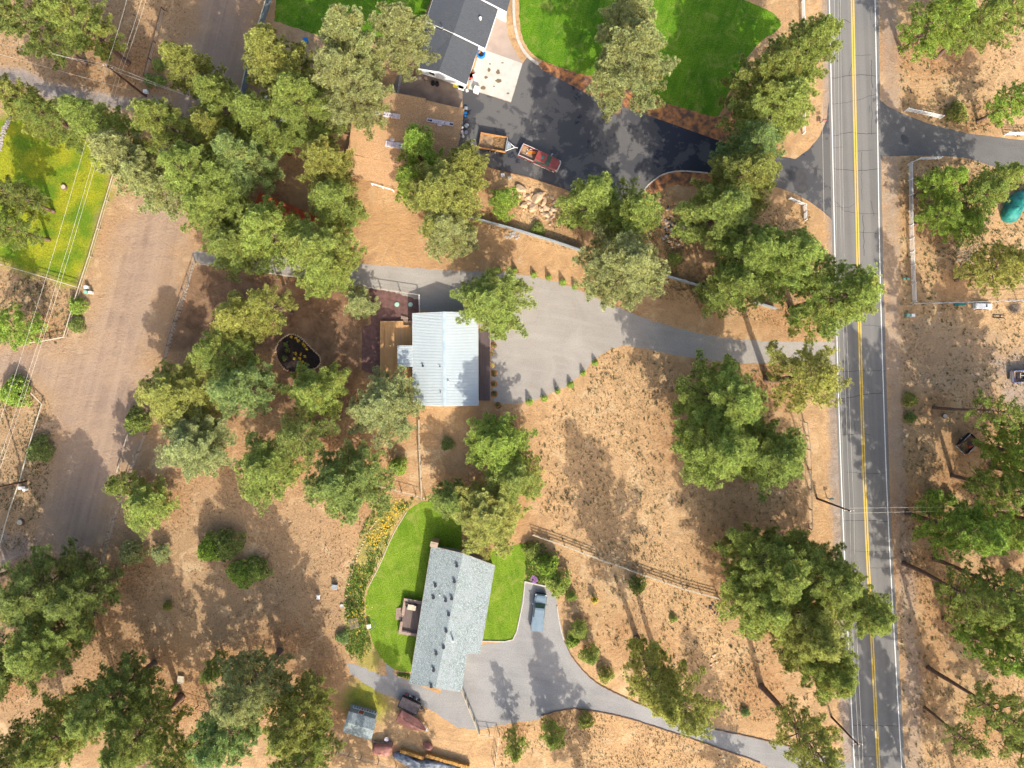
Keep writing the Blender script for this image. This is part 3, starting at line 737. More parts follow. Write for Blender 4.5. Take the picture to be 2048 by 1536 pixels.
def gen_bush(name, seed, R, H, nt, tr, K=14, mat='leaf', cone=False, yel=.1):
    r = random.Random(seed); C, D, S, Yl = [], [], [], []
    ph = [r.uniform(0, 6.28) for _ in range(4)]
    tk = MB()
    for i in range(nt):
        az = r.uniform(0, 6.283); u = r.random() ** .6 if not cone else r.random()
        lump = 1 + .16 * math.sin(3 * az + ph[0]) + .12 * math.sin(5 * az + ph[1] + u * 4)
        if cone:
            z = H * (1 - (1 - u) ** .8) if False else H * r.random() ** 1.3; rad = R * (1 - z / H) ** .8 * r.uniform(.8, 1.03)
            d = Vector((math.cos(az), math.sin(az), .8)).normalized()
        else:
            el = r.uniform(0, 1) ** .8 * math.pi / 2
            shell = r.uniform(.62, 1.0) ** .5
            rad = R * math.cos(el) * lump * shell; z = H * (.12 + .88 * math.sin(el) * shell * (1 + .1 * math.sin(4 * az + ph[2])))
            d = Vector((math.cos(az) * math.cos(el), math.sin(az) * math.cos(el), math.sin(el) + .3)).normalized()
        C.append((math.cos(az) * rad, math.sin(az) * rad, z)); D.append(tuple(d)); S.append(tr * r.uniform(.7, 1.2)); Yl.append(min(1, r.random() ** 4 * yel * 3))
        if i % 9 == 0: tk.tube([(0, 0, 0), (math.cos(az) * rad * .5, math.sin(az) * rad * .5, z * .7), (math.cos(az) * rad * .93, math.sin(az) * rad * .93, z * .97)], [.03 * R + .01, .02, .006], 4, False)
    cmsh = tufts_mesh(name + "_crown", np.array(C), np.array(D), np.array(S), K, .2, M[mat], seed, np.array(Yl))
    tm = bpy.data.meshes.new(name + "_stems"); tm.from_pydata(tk.v, [], tk.f); tm.materials.append(M['bark'])
    return dict(c=cmsh, t=tm, R=R, H=H, n=len(C))
KIT = {
 'd': [gen_pine("pine", 1, 6.0, 25, .22, 104, .35), gen_pine("pine", 2, 6.0, 24, .24, 96, .36, yel=.3), gen_pine("pine", 3, 6.0, 26, .22, 100, .35, yel=.2, top=.8), gen_pine("pine", 4, 6.0, 23, .25, 92, .36, yel=.12)],
 'm': [gen_pine("pine", 5, 4.3, 21, .22, 78, .34), gen_pine("pine", 6, 4.3, 22, .2, 80, .33, yel=.25), gen_pine("pine", 7, 4.3, 20, .24, 74, .34, yel=.12)],
 'o': [gen_pine("open_pine", 8, 5.4, 24, .45, 58, .32, .95, yel=.25), gen_pine("open_pine", 9, 5.4, 23, .46, 52, .32, .9, yel=.12)],
 'y': [gen_pine("young_pine", 10, 2.5, 8, .12, 44, .30), gen_pine("young_pine", 11, 2.5, 9, .15, 40, .30, yel=.1)],
 's': [gen_bush("round_shrub", 12, 1.6, 2.2, 620, .22), gen_bush("round_shrub", 13, 1.6, 2.0, 560, .24)],
 'c': [gen_bush("cone_shrub", 14, .42, 1.35, 150, .12, 10, cone=True), gen_bush("cone_shrub", 15, .42, 1.3, 150, .12, 10, cone=True)],
 'p': [gen_bush("small_plant", 16, .5, .5, 90, .15, 10), gen_bush("small_plant", 17, .5, .4, 70, .16, 10)],
}
TINT = {'G': (.275, .335, .085), 'Y': (.325, .34, .09), 'B': (.25, .335, .115), 'L': (.295, .365, .09), 'D': (.23, .285, .08), 'S': (.33, .36, .15), 'F': (.285, .395, .075), 'K': (.03, .05, .015)}
KROT = {}
def plant(x, y, r, h, kind, tint, label, cat="tree", name=None, group=None, hk=None):
    """x, y, r: where the middle of the crown shows and its half width, in photograph pixels; h: height in metres"""
    hc = h * (hk if hk is not None else (.66 if kind in 'dmoy' else .45))
    c = W(x, y, hc)
    Rm = r / PPM * (CAMH - hc) / CAMH * ((1.27 - .2 * min(1, max(0, (math.hypot(x - 1024, y - 768) - 550) / 450))) if kind in 'dmo' else 1.0)
    opts = KIT[kind]; k = opts[KROT.setdefault(kind, 0) % len(opts)]; KROT[kind] += 1
    nm = name or {'d': 'pine_tree', 'm': 'pine_tree', 'o': 'pine_tree', 'y': 'young_pine', 's': 'shrub', 'c': 'cone_shrub', 'p': 'plant'}[kind]
    t = thing(nm, label, cat, (c.x, c.y, 0), rnd.uniform(0, 6.283), group)
    s = Rm / k['R']
    t.scale = (s, s, h / k['H'])
    tr = mesh_obj("trunk" if kind in 'dmoy' else "stems", k['t'], None, t)
    cr = mesh_obj("crown" if kind in 'dmoy' else "foliage", k['c'], None, t)
    b = TINT[tint]; j = rnd.uniform(.9, 1.12); g = rnd.uniform(-.012, .012)
    cr.color = (b[0] * j + g, b[1] * j, b[2] * j, 1)
    return t, (c.x, c.y, Rm)
# ---------------------------------------------------------------- buildings
def inset(pts, d):
    c = sum((Vector((p[0], p[1])) for p in pts), Vector((0, 0))) / len(pts)
    return [(Vector((p[0], p[1])) + (c - Vector((p[0], p[1]))).normalized() * d) for p in pts]
def opening(parent, a, b, t, z0, w, h, kind='window', frame='white', pane='glass'):
    """window or door on the wall from a to b (2-D), centred at fraction t, outside to the right of a->b"""
    a, b = Vector(a), Vector(b); d = (b - a).normalized(); n = Vector((d.y, -d.x)); c = a.lerp(b, t)
    rot = math.atan2(d.y, d.x)
    m = MB(); m.box(-w / 2 - .07, -.05, z0 - .07, w / 2 + .07, .02, z0 + h + .07, rot, (c.x, c.y))
    # outside is -y in the rotated frame
    f = m.build(kind, M[frame], parent)
    g = MB(); g.box(-w / 2, -.065, z0, w / 2, -.045, z0 + h, rot, (c.x, c.y))
    g.build('pane' if kind == 'window' else 'door_panel', M[pane], f)
    if kind == 'window':
        g = MB(); g.box(-w / 2 - .1, -.12, z0 - .13, w / 2 + .1, -.05, z0 - .07, rot, (c.x, c.y)); g.build('sill', M[frame], f)
    else:
        g = MB(); g.box(w / 2 - .16, -.11, z0 + .95, w / 2 - .1, -.065, z0 + 1.08, rot, (c.x, c.y)); g.build('handle', M['chrome'], f)
def wallsmesh(parent, base, mat, tops, name='walls'):
    """base 2-D loop, tops z per vertex"""
    m = MB(); n = len(base)
    for i in range(n):
        a, b = base[i], base[(i + 1) % n]
        m.add([(a[0], a[1], 0), (b[0], b[1], 0), (b[0], b[1], tops[(i + 1) % n]), (a[0], a[1], tops[i])], [(0, 1, 2, 3)])
    return m.build(name, M[mat], parent)
def gable_house(t, quads, ridge, ze, zr, roofmat, wallmat, over=.45, th=.14, trim='white', roofname='roof'):
    """quads: NW, NE, SE, SW eave corners as pixels; ridge: two pixels"""
    E = [W(p[0], p[1], ze) for p in quads]; R = [W(p[0], p[1], zr) for p in ridge]
    m = MB(); m.slab([E[3], R[1], R[0], E[0]], th); m.slab([R[1], E[2], E[1], R[0]], th)
    roof = m.build(roofname, M[roofmat], t)
    # walls inset below the overhang, with gable points
    def pull(p, qs): 
        c = (E[0] + E[1] + E[2] + E[3]) / 4; d = (c - p); d.z = 0
        return p + d.normalized() * over * 1.4
    e = [pull(p, E) for p in E]; r_ = [R[0] + (R[1] - R[0]).normalized() * over, R[1] + (R[0] - R[1]).normalized() * over]
    base = [(e[0].x, e[0].y), (e[3].x, e[3].y), (r_[1].x, r_[1].y), (e[2].x, e[2].y), (e[1].x, e[1].y), (r_[0].x, r_[0].y)]
    z1 = ze - th * .6; z2 = zr - th - .06
    wallsmesh(t, base, wallmat, [z1, z1, z2, z1, z1, z2])
    # fascia boards along the gables and eaves
    f = MB()
    for a, b in ((E[0], R[0]), (R[0], E[1]), (E[3], R[1]), (R[1], E[2]), (E[0], E[3]), (E[1], E[2])):
        d = (b - a); nrm = Vector((-d.y, d.x, 0)).normalized() * .02
        c = (E[0] + E[2]) / 2
        if nrm.dot(c - a) > 0: nrm = -nrm
        a2, b2 = a + nrm * 1.2, b + nrm * 1.2
        f.add([a2, b2, b2 + nrm, a2 + nrm, a2 - Vector((0, 0, .2)), b2 - Vector((0, 0, .2)), b2 + nrm - Vector((0, 0, .2)), a2 + nrm - Vector((0, 0, .2))], [(0, 1, 2, 3), (7, 6, 5, 4), (0, 4, 5, 1), (3, 2, 6, 7), (0, 3, 7, 4), (1, 5, 6, 2)])
    f.build('fascia', M[trim], t)
    return E, R, e, roof
def vent(parent, px, py, z, h=.3, r=.07, mt='black', name='roof_vent', cap=True):
    p = W(px, py, z); m = MB(); m.cyl(p.x, p.y, z - .15, z + h, r, n=10)
    if cap: m.cyl(p.x, p.y, z + h, z + h + .05, r * 1.7, n=10)
    return m.build(name, M[mt], parent)
# --- charcoal house at the top
t = thing("house", "long charcoal shingled house with a white gable end, next to the concrete pad", "house", W(900, 40))
t.location = (0, 0, 0)
E, R, e, rf = gable_house(t, [(904,-120),(1034,-98),(970,97),(852,42)], [(968,-112),(907,66)], 2.8, 3.95, 'rf_dark', 'siding')
for f_, z0 in ((.25, 1.0), (.5, 1.0), (.78, 1.0)): opening(t, e[1].to_2d(), e[2].to_2d(), f_, z0, 1.2, 1.0) if False else None
opening(t, e[0].to_2d(), e[3].to_2d(), .7, 1.0, 1.4, 1.1)
opening(t, e[2].to_2d(), e[1].to_2d(), .3, 1.0, 1.4, 1.1)
vent(t, 961, 38.5, 3.35, .35, .13, 'white'); vent(t, 869, 55, 3.05, .2, .1, 'white'); vent(t, 886, 61, 3.3, .9, .07, 'chrome', 'stove_pipe')
m = MB(); a = W(853, 60, 3.02); b = W(887, 62, 3.45)
E2 = [W(850,47,2.45), W(957.5,92,2.45), W(932.5,170,2.45), W(835,137,2.45)]; R2 = [W(905,68,3.55), W(877.5,144,3.55)]
m = MB(); m.slab([E2[3], R2[1], R2[0], E2[0]], .14); m.slab([R2[1], E2[2], E2[1], R2[0]], .14); m.build('garage_roof', M['rf_dark'], t)
def toward(p, c, d): 
    q = Vector((c.x - p.x, c.y - p.y, 0)); return p + q.normalized() * d
c = (E2[0] + E2[2]) / 2
g = [toward(p, c, .5) for p in E2]; gr = toward(R2[1], R2[0], .35)
wallsmesh(t, [(g[0].x, g[0].y), (g[3].x, g[3].y), (gr.x, gr.y), (g[2].x, g[2].y), (g[1].x, g[1].y)], 'siding', [2.35, 2.35, 3.36, 2.35, 2.35], 'garage_walls')
opening(t, g[3].to_2d(), g[2].to_2d(), .25, 1.1, .9, .9)
m = MB(); d = (g[2] - g[1]); ga, gb = g[1].lerp(g[2], .12).to_2d(), g[1].lerp(g[2], .88).to_2d()
dd = (gb - ga); nrm = Vector((-dd.y, dd.x)).normalized() * .04
m.prism([ga - nrm * .2, gb - nrm * .2, gb + nrm * 1.6, ga + nrm * 1.6], .02, 2.1); m.build('garage_door', M['white'], t)
for a, b in ((R2[1], E2[2]), (E2[3], R2[1]), (W(907,66.5,3.99), W(970.5,97.5,2.84))):
    m = MB()
    d = (b - a).normalized(); n_ = Vector((-d.y, d.x, 0)).normalized() * .05
    if a is not R2[1] and a is not E2[3]: n_ = n_ * 1.0
    m.add([a - n_ + Vector((0, 0, .02)), b - n_ + Vector((0, 0, .02)), b + n_ + Vector((0, 0, .02)), a + n_ + Vector((0, 0, .02)), a - n_ - Vector((0, 0, .25)), b - n_ - Vector((0, 0, .25)), b + n_ - Vector((0, 0, .25)), a + n_ - Vector((0, 0, .25))], [(0, 1, 2, 3), (7, 6, 5, 4), (0, 4, 5, 1), (3, 2, 6, 7), (0, 3, 7, 4), (1, 5, 6, 2)])
    m.build('rake_trim', M['white'], t)
m = MB(); wing = [W(955,-6,3.9), W(1013,23.5,3.0), W(1034,-45,3.0), W(985,-70,3.9)]; m.slab(wing, .15); m.build('porch_roof', M['rf_dark'], t)
a, b = W(994,15,2.9), W(1012,24,2.9)
m = MB(); d = (b - a); n_ = Vector((-d.y, d.x, 0)).normalized() * .12
m.prism([a - n_, b - n_, b + n_, a + n_], .02, 2.85); m.build('porch_wall', M['white'], t)
a, b = W(955.5,-5.5,3.93), W(1013,24,3.03); d = (b - a).normalized(); n_ = Vector((-d.y, d.x, 0)).normalized() * .06
m = MB(); m.slab([a - n_, b - n_, b + n_, a + n_], .22); m.build('porch_trim', M['white'], t)
# --- tan roofed shop
t = thing("shop_building", "wide tan shingled shop with wrapped bundles on its roof, west of the orange trailer", "workshop")
E, R, e, rf = gable_house(t, [(713,171),(851.5,197),(823,335),(695,305)], [(704.5,238),(838,266)], 3.0, 3.9, 'rf_brown', 'siding_tan', trim='siding_tan') if False else (None,)*4
def ew_house(t, q, ridge, ze, zr, mat, wm, nm, th=.14, over=.4):
    """ridge runs west to east"""
    E = [W(p[0], p[1], ze) for p in q]; R = [W(p[0], p[1], zr) for p in ridge]
    m = MB(); m.slab([E[0], E[1], R[1], R[0]], th); m.slab([R[0], R[1], E[2], E[3]], th)
    m.build(nm, M[mat], t)
    c = (E[0] + E[2]) / 2; g = [toward(p, c, over * 1.3) for p in E]; r0 = toward(R[0], R[1], over); r1 = toward(R[1], R[0], over)
    wallsmesh(t, [(g[0].x, g[0].y), (r0.x, r0.y), (g[3].x, g[3].y), (g[2].x, g[2].y), (r1.x, r1.y), (g[1].x, g[1].y)], wm, [ze - .1, zr - th - .05, ze - .1, ze - .1, zr - th - .05, ze - .1], nm.replace('roof', 'walls'))
    return g
g = ew_house(t, [(713,171),(851.5,197),(823,335),(695,305)], [(704.5,240),(838,266)], 3.1, 3.75, 'rf_brown', 'siding_tan', 'main_roof')
opening(t, g[3].to_2d(), g[2].to_2d(), .3, 1.1, 1.2, .9)
g = ew_house(t, [(851.8,200.5),(929,218),(906,320),(825.5,302)], [(839,256),(919,273)], 2.95, 3.55, 'rf_brown', 'siding_tan', 'wing_roof')
m = MB(); ga, gb = g[2].to_2d(), g[1].to_2d(); a = ga.lerp(gb, .1); b = ga.lerp(gb, .48); dd = b - a; n_ = Vector((dd.y, -dd.x)).normalized() * .05
m.prism([a, b, b + n_, a + n_], .02, 2.3); m.build('roll_door', M['white'], t)
a = ga.lerp(gb, .55); b = ga.lerp(gb, .92); m = MB(); m.prism([a, b, b + n_, a + n_], .02, 2.3); m.build('roll_door', M['white'], t)
L = [W(700,308,2.85), W(822,333,2.85), W(805,376,2.35), W(690,350,2.35)]
m = MB(); m.slab(L, .12); m.build('lean_to_roof', M['rf_brown'], t)
c = (L[0] + L[2]) / 2; m = MB()
for p, z in ((L[2], 2.2), (L[3], 2.2), (L[2].lerp(L[3], .5), 2.2)):
    q = toward(p, c, .35); MB().box(q.x - .07, q.y - .07, 0, q.x + .07, q.y + .07, z).build('post', M['wood'], t)
pass
def pack(x0, y0, x1, y1, w, z, label, marks, n=9):
    a, b = W(x0, y0, z), W(x1, y1, z); d = b - a; L_ = d.length; rot = math.atan2(d.y, d.x)
    t = thing("shingle_stack", label, "shingle bundles", (a.x, a.y, z), rot, "shingle stacks")
    m = MB(); hw = w / PPM / 2
    for k in range(n):
        m.box(k * L_ / n + .015, -hw, -.08, (k + 1) * L_ / n - .015, hw, .20 + .02 * (k % 2))
    m.build("bundles", M['pack'], t, bevel=.02)
    for k, (f, ww, hh) in enumerate(marks):
        m = MB(); m.box(f * L_ - ww / 2, -hh / 2 - .05, .215, f * L_ + ww / 2, hh / 2 - .05, .235); m.build("dark_mark", M['packdark'], t, bevel=.01)
    return t
pack(767, 229, 800, 233.5, 9, 3.55, "wrapped shingle stack on the tan roof nearest the grey green pine", [(.07,.3,.1),(.25,.12,.3),(.4,.1,.25),(.52,.1,.2),(.95,.06,.3)])
pack(853.5, 240, 907.5, 249.5, 7.5, 3.4, "longest wrapped shingle stack, on the east wing of the tan roof", [(.1,.5,.2),(.17,.3,.3),(.45,.06,.3),(.68,.08,.3),(.92,.55,.25)], 13)
pack(771, 287, 812, 293.5, 11, 3.4, "wide wrapped shingle stack on the tan roof, partly under a young pine", [(.75,.3,.14)], 10)
pack(750.5, 226, 762, 228, 8, 3.5, "short pale stack under the pine branches on the tan roof", [(.5,.3,.1)], 3)
for x, y, l in ((784.5,279.5,"loose white pack lying just above the wide stack on the tan roof"),(879,249.5,"loose white pack lying just below the longest stack on the tan roof")):
    p = W(x, y, 3.5); m = MB(); m.box(-.32, -.2, -.1, .32, .2, .1, .0, (0, 0)); o = m.build("shingle_pack", M['pack'], None, bevel=.03, loc=(p.x, p.y, 3.47), rotz=-.15); tag(o, l, "pack")
# --- red shed below the grove and small white roofs
t = thing("red_shed", "long rust red roofed shed mostly hidden under pines west of the shop", "shed")
a, b, c, d = W(519,384,2.8), W(690,456,2.8), W(682,480,2.3), W(511,408,2.3)
m = MB(); m.slab([a, b, c, d], .1); m.build('roof', M['redwall'], t)
cc = (a + c) / 2; g = [toward(p, cc, .35) for p in (a, d, c, b)]
wallsmesh(t, [(p.x, p.y) for p in g], 'redwall', [2.65, 2.2, 2.2, 2.65]); opening(t, g[1].to_2d(), g[2].to_2d(), .4, .05, 1.0, 1.9, 'door')
t = thing("white_shed", "small white metal roofed shed glimpsed under pines near the grey board fence", "shed")
a, b, c, d = W(528,190,3.0), W(566,200,3.0), W(556,262,2.6), W(517,250,2.6)
m = MB(); m.slab([a, b, c, d], .1); m.build('roof', M['metal_roof'], t)
cc = (a + c) / 2; g = [toward(p, cc, .35) for p in (a, d, c, b)]; wallsmesh(t, [(p.x, p.y) for p in g], 'siding', [2.85, 2.5, 2.5, 2.85])
# --- white metal roofed house
t = thing("house", "house with a bright white ribbed metal roof and tan deck, beside the centre gravel", "house")
q = [(825,627),(956,626),(956.5,810.5),(826,811)]; ze, zr = 2.7, 3.85
E, R, e, rf = gable_house(t, q, [(889.5,624),(890.5,812)], ze, zr, 'metal_roof', 'siding')
m = MB()
for k in range(1, 62):
    f = k / 62
    for (s0, s1) in ((E[0], E[3]), (E[1], E[2])):
        a = s0.lerp(s1, f); b = R[0].lerp(R[1], f)
        up = Vector((0, 0, .004)); ax = (s1 - s0).normalized() * .035; h_ = Vector((0, 0, .045))
        m.add([a - ax + up, b - ax + up, b + ax + up, a + ax + up, a + h_, b + h_], [(0, 1, 5, 4), (3, 4, 5, 2), (0, 4, 3), (1, 2, 5)])
m.build('roof_ribs', M['rib'], t)
a, b = R[0] + Vector((0, .05, .05)), R[1] + Vector((0, -.05, .05))
m = MB(); m.slab([a + Vector((-.32, 0, -.06)), b + Vector((-.32, 0, -.06)), b, a], .03); m.slab([a, b, b + Vector((.14, 0, -.02)), a + Vector((.14, 0, -.02))], .03)
m.build('ridge_cap', M['metal_ridge'], t)
vent(t, 846, 732, 3.1, .25, .1, 'black'); vent(t, 880, 733, 3.7, .2, .06, 'black'); vent(t, 881, 784, 3.7, .2, .06, 'black'); vent(t, 897, 765, 3.8, .3, .09, 'white')
L = [W(794.5,691,2.55), W(826.5,691,2.68), W(826.5,733.5,2.68), W(795.5,733,2.55)]
m = MB(); m.slab(L, .08); m.build('entry_roof', M['metal_roof'], t)
m = MB()
for k in range(1, 14):
    a = L[0].lerp(L[3], k / 14); b = L[1].lerp(L[2], k / 14); m.tube([a + Vector((0, 0, .02)), b + Vector((0, 0, .02))], .025, 4)
m.build('entry_roof_ribs', M['rib'], t)
m = MB()
for p in (L[0], L[3]): MB().box(p.x + .1, p.y - .12, .4, p.x + .22, p.y + .0, 2.48).build('entry_post', M['white'], t)
opening(t, e[3].to_2d(), e[2].to_2d(), .3, 1.0, 1.2, 1.0); opening(t, e[3].to_2d(), e[2].to_2d(), .7, 1.0, 1.2, 1.0)
opening(t, e[2].to_2d(), e[1].to_2d(), .3, 1.0, 1.5, 1.1); opening(t, e[2].to_2d(), e[1].to_2d(), .55, .33, .95, 2.0, 'door', 'white', 'redwall'); opening(t, e[1].to_2d(), e[0].to_2d(), .5, 1.0, 1.2, 1.0)
opening(t, e[0].to_2d(), e[3].to_2d(), .48, .43, .95, 2.0, 'door', 'white', 'white')
def wp(pts, z): return [tuple(W(p[0], p[1], z).to_2d()) for p in pts]
dk = thing("deck", "tan board deck with raised border on the west side of the white roofed house", "deck")
m = MB(); m.prism(wp([(768,650),(800,650),(829,650),(829,775),(768,775)], .4), .02, .4); m.build('floor', M['deck_tan'], dk)
m = MB(); m.prism(wp([(760,642),(806.5,642),(806.5,649.8),(768,649.8),(768,775),(760,775)], .55), .02, .55); m.build('border', M['deck_tan'], dk)
m = MB(); m.prism(wp([(801,649.9),(802,649.9),(802,690),(801,690)], .41), .40, .43); m.build('divider_board', M['bench'], dk)
po = thing("porch", "dark brown board porch on the east side of the white roofed house", "porch")
m = MB(); m.prism(wp([(950,662),(979.5,662),(979.5,801),(950,801)], .3), .02, .3); m.build('floor', M['deck_brown'], po)
m = MB(); m.prism(wp([(979.7,662),(981,662),(981,801.5),(979.7,801.5)], .36), .0, .36); m.build('edge_board', M['bench'], po)
st = thing("steps", "slatted wooden steps at the north end of the tan deck", "steps", group=None)
m = MB()
for k in range(6): m.prism(wp([(801.5 + k * 2.4, 631 + k * .6), (803 + k * 2.4, 631 + k * .6), (805 + k * 2.2, 641.2), (803.5 + k * 2.2, 641.2)], .3), .22, .30)
m.build('slats', M['bench'], st)
m = MB(); m.prism(wp([(801,636),(818,636),(818,637.5),(801,637.5)], .2), 0, .21); m.build('bearer', M['wood'], st)
for x, w_ in ((794,"left"),(821,"right")):
    p = W(x, 609); o = MB().cyl(p.x, p.y, 0, .12, .36, n=24).cyl(p.x, p.y, .12, .15, .30, n=24)
    tag(o.build("septic_lid", M['greenplastic']), "pale green round septic lid on the maroon ground, %s one of two" % w_, "lid", "septic lids")
# --- grey speckled house
t = thing("house", "long house with grey speckled shingles and many vents, between the two bright lawns", "house")
ze, zr = 2.7, 4.0
RN, RS = W(926,1107,zr), W(871,1376,zr)
EW0, EW1 = W(862.7,1092.3,ze), W(818.7,1367,ze)
EE0, EE1 = W(990,1131,ze), W(960.3,1307.5,ze)
S1, S2 = W(934,1307,3.19), W(923.7,1384,3.16)
m = MB(); m.slab([EW1, RS, RN, EW0], .14); m.slab([RN, RS, S2, S1, EE1, EE0], .14); m.build('roof', M['rf_grey'], t)
c = (EW0 + EE1) / 2
def tw(p, q, d): return toward(p, q, d).to_2d()
base = [tw(EW0, c, .6), tw(EW1, c, .6), tw(RS, RN, .4), tw(S2, c, .6), tw(S1, c, .5), tw(EE1, c, .6), tw(EE0, c, .6), tw(RN, RS, .4)]
wallsmesh(t, base, 'siding_grey', [2.6, 2.6, 3.78, 3.05, 3.08, 2.6, 2.6, 3.78])
opening(t, base[0], base[1], .35, 1.0, 1.3, 1.1); opening(t, base[0], base[1], .5, .45, 1.6, 2.0, 'door', 'white', 'glass'); opening(t, base[0], base[1], .82, 1.0, 1.3, 1.1)
opening(t, base[5], base[6], .4, 1.0, 1.5, 1.1); opening(t, base[5], base[6], .75, .1, .95, 2.0, 'door', 'white', 'redwall'); opening(t, base[1], base[2], .5, 1.0, 1.0, .9); opening(t, base[3], base[4], .5, .1, 2.4, 2.2, 'door', 'white', 'white')
m = MB(); p = W(869, 1087.5, 2.7); m.box(-.5, -.32, 0, .5, .32, 3.3, -.25, (p.x, p.y)); m.box(-.58, -.4, 3.3, .58, .4, 3.38, -.25, (p.x, p.y)); m.box(-.28, -.14, 3.38, .28, .14, 3.42, -.25, (p.x, p.y)); m.build('chimney', M['siding_tan'], t)
for (x, y, z) in [(913.7,1131,3.9),(908.7,1162.5,3.92),(871,1170.5,3.1),(867,1194.5,3.1),(903.5,1196.5,3.95),(891.5,1200.5,3.7),(897.5,1228.5,3.9),(892.5,1261.5,3.92),(887.5,1294,3.95),(872.5,1306.5,3.7),(867.5,1339.5,3.8),(862.5,1372,3.8)]:
    vent(t, x, y, z - .05, .22, .15, 'black')
vent(t, 906, 1280, 3.85, .8, .12, 'chrome', 'stove_pipe'); vent(t, 879.5, 1189.5, 3.4, .3, .05, 'white')
f = MB()
for a, b in ((EW0, RN), (RN, EE0), (EW1, RS), (RS, S2), (EW0, EW1), (EE0, EE1)):
    d = (b - a).normalized(); n_ = Vector((-d.y, d.x, 0)).normalized() * .03
    if n_.dot(c - a) > 0: n_ = -n_
    a2, b2 = a + n_ * .3, b + n_ * .3; dz = Vector((0, 0, .18))
    f.add([a2, b2, b2 + n_, a2 + n_, a2 - dz, b2 - dz, b2 + n_ - dz, a2 + n_ - dz], [(0, 1, 2, 3), (7, 6, 5, 4), (0, 4, 5, 1), (3, 2, 6, 7), (0, 3, 7, 4), (1, 5, 6, 2)])
f.build('fascia', M['siding_tan'], t)
dk = thing("deck", "brown sunken deck with bench border on the west side of the grey shingled house", "deck")
D = [(808,1196.5),(846,1203),(834,1273),(796.5,1267.5)]
m = MB(); m.prism(wp(D, .4), .02, .4); m.build('floor', M['deck_grey'], dk)
m = MB()
m.prism(wp([(808,1196.5),(845,1203),(844,1209),(812.5,1203.5)], .85), .76, .85); m.prism(wp([(808,1196.5),(812.5,1203.5),(808,1232),(802.5,1231)], .85), .76, .85)
m.prism(wp([(801,1243),(806,1244),(803,1263),(796.5,1267.5)], .85), .76, .85); m.prism(wp([(803,1263),(834,1268),(833.5,1273),(796.5,1267.5)], .85), .76, .85)
m.build('bench', M['bench'], dk)
m = MB()
for p_ in [(809,1198),(826,1201),(806,1216),(803,1230),(801.5,1245),(798,1266),(815,1269),(830,1271)]:
    q = W(p_[0] + 1.5, p_[1] + 1, .4); m.box(q.x - .06, q.y - .06, .4, q.x + .06, q.y + .06, .76)
m.build('bench_legs', M['bench'], dk)
m = MB()
for k in range(4): m.prism(wp([(793 + k * 2.6, 1216 - k * .3),(795 + k * 2.6, 1216.3 - k * .3),(793 + k * 2.6, 1240),(791 + k * 2.6, 1239.6)], .1 + k * .09), .03 + k * .09, .10 + k * .09)
m.build('steps', M['bench'], dk)
tb = thing("picnic_table", "pale patio table with things on it on the brown deck of the grey house", "table", (0, 0, 0))
a = W(823.5, 1215, 1.1); m = MB(); m.box(-.65, -.42, 1.08, .65, .42, 1.14, -.16, (a.x, a.y)); m.build('tabletop', M['woodpale'], tb, bevel=.02)
for sx in (-.55, .55):
    for sy in (-.33, .33):
        m = MB(); m.cyl(a.x + sx, a.y + sy, .4, 1.08, .03, n=6); m.build('leg', M['black'], tb)
for i, (x, y) in enumerate([(814,1212),(820,1209),(827,1210),(832,1213)]):
    p = W(x, y, .85); ch = thing("patio_chair", "dark patio chair at the deck table, %s from the west" % ["first", "second", "third", "fourth"][i], "chair", (p.x, p.y, .4), group="patio chairs")
    m = MB(); m.box(-.22, -.22, .40, .22, .22, .45); m.build('seat', M['black'], ch, bevel=.01)
    m = MB(); m.box(-.22, .18, .45, .22, .22, .9); m.build('backrest', M['black'], ch, bevel=.01)
    for sx in (-.19, .19):
        for sy in (-.19, .19):
            m = MB(); m.cyl(sx, sy, 0, .4, .018, n=5); m.build('leg', M['black'], ch)
# --- playhouse
t = thing("playhouse", "little grey shingled playhouse with a railed porch, at the bottom edge of the yard", "playhouse")
q = [W(697.6,1422.4,2.3), W(753,1438.6,2.3), W(742,1481,2.3), W(684.8,1464,2.3)]; r0, r1 = W(690.8,1444,2.8), W(748,1461,2.8)
m = MB(); m.slab([q[0], q[1], r1, r0], .1); m.slab([r0, r1, q[2], q[3]], .1); m.build('roof', M['rf_grey'], t)
c = (q[0] + q[2]) / 2; g = [toward(p, c, .3) for p in q]
wallsmesh(t, [(g[0].x, g[0].y), (g[3].x, g[3].y), (g[2].x, g[2].y), (g[1].x, g[1].y)], 'siding_grey', [2.2] * 4)
opening(t, g[3].to_2d(), g[2].to_2d(), .5, .9, .7, .7); opening(t, g[1].to_2d(), g[0].to_2d(), .6, .1, .75, 1.7, 'door', 'white', 'redwall')
m = MB(); m.prism(wp([(702,1409),(750,1422),(749,1436),(699,1423)], .25), .02, .25); m.build('porch_floor', M['siding_grey'], t)
m = MB()
ra = wp([(706,1415),(752,1428)], .9)
for f_ in [k / 9 for k in range(10)]:
    x = ra[0][0] + (ra[1][0] - ra[0][0]) * f_; y = ra[0][1] + (ra[1][1] - ra[0][1]) * f_; m.box(x - .03, y - .03, .25, x + .03, y + .03, .95)
m.ribbon(ra, .09, .93, 1.0); m.build('railing', M['white'], t)
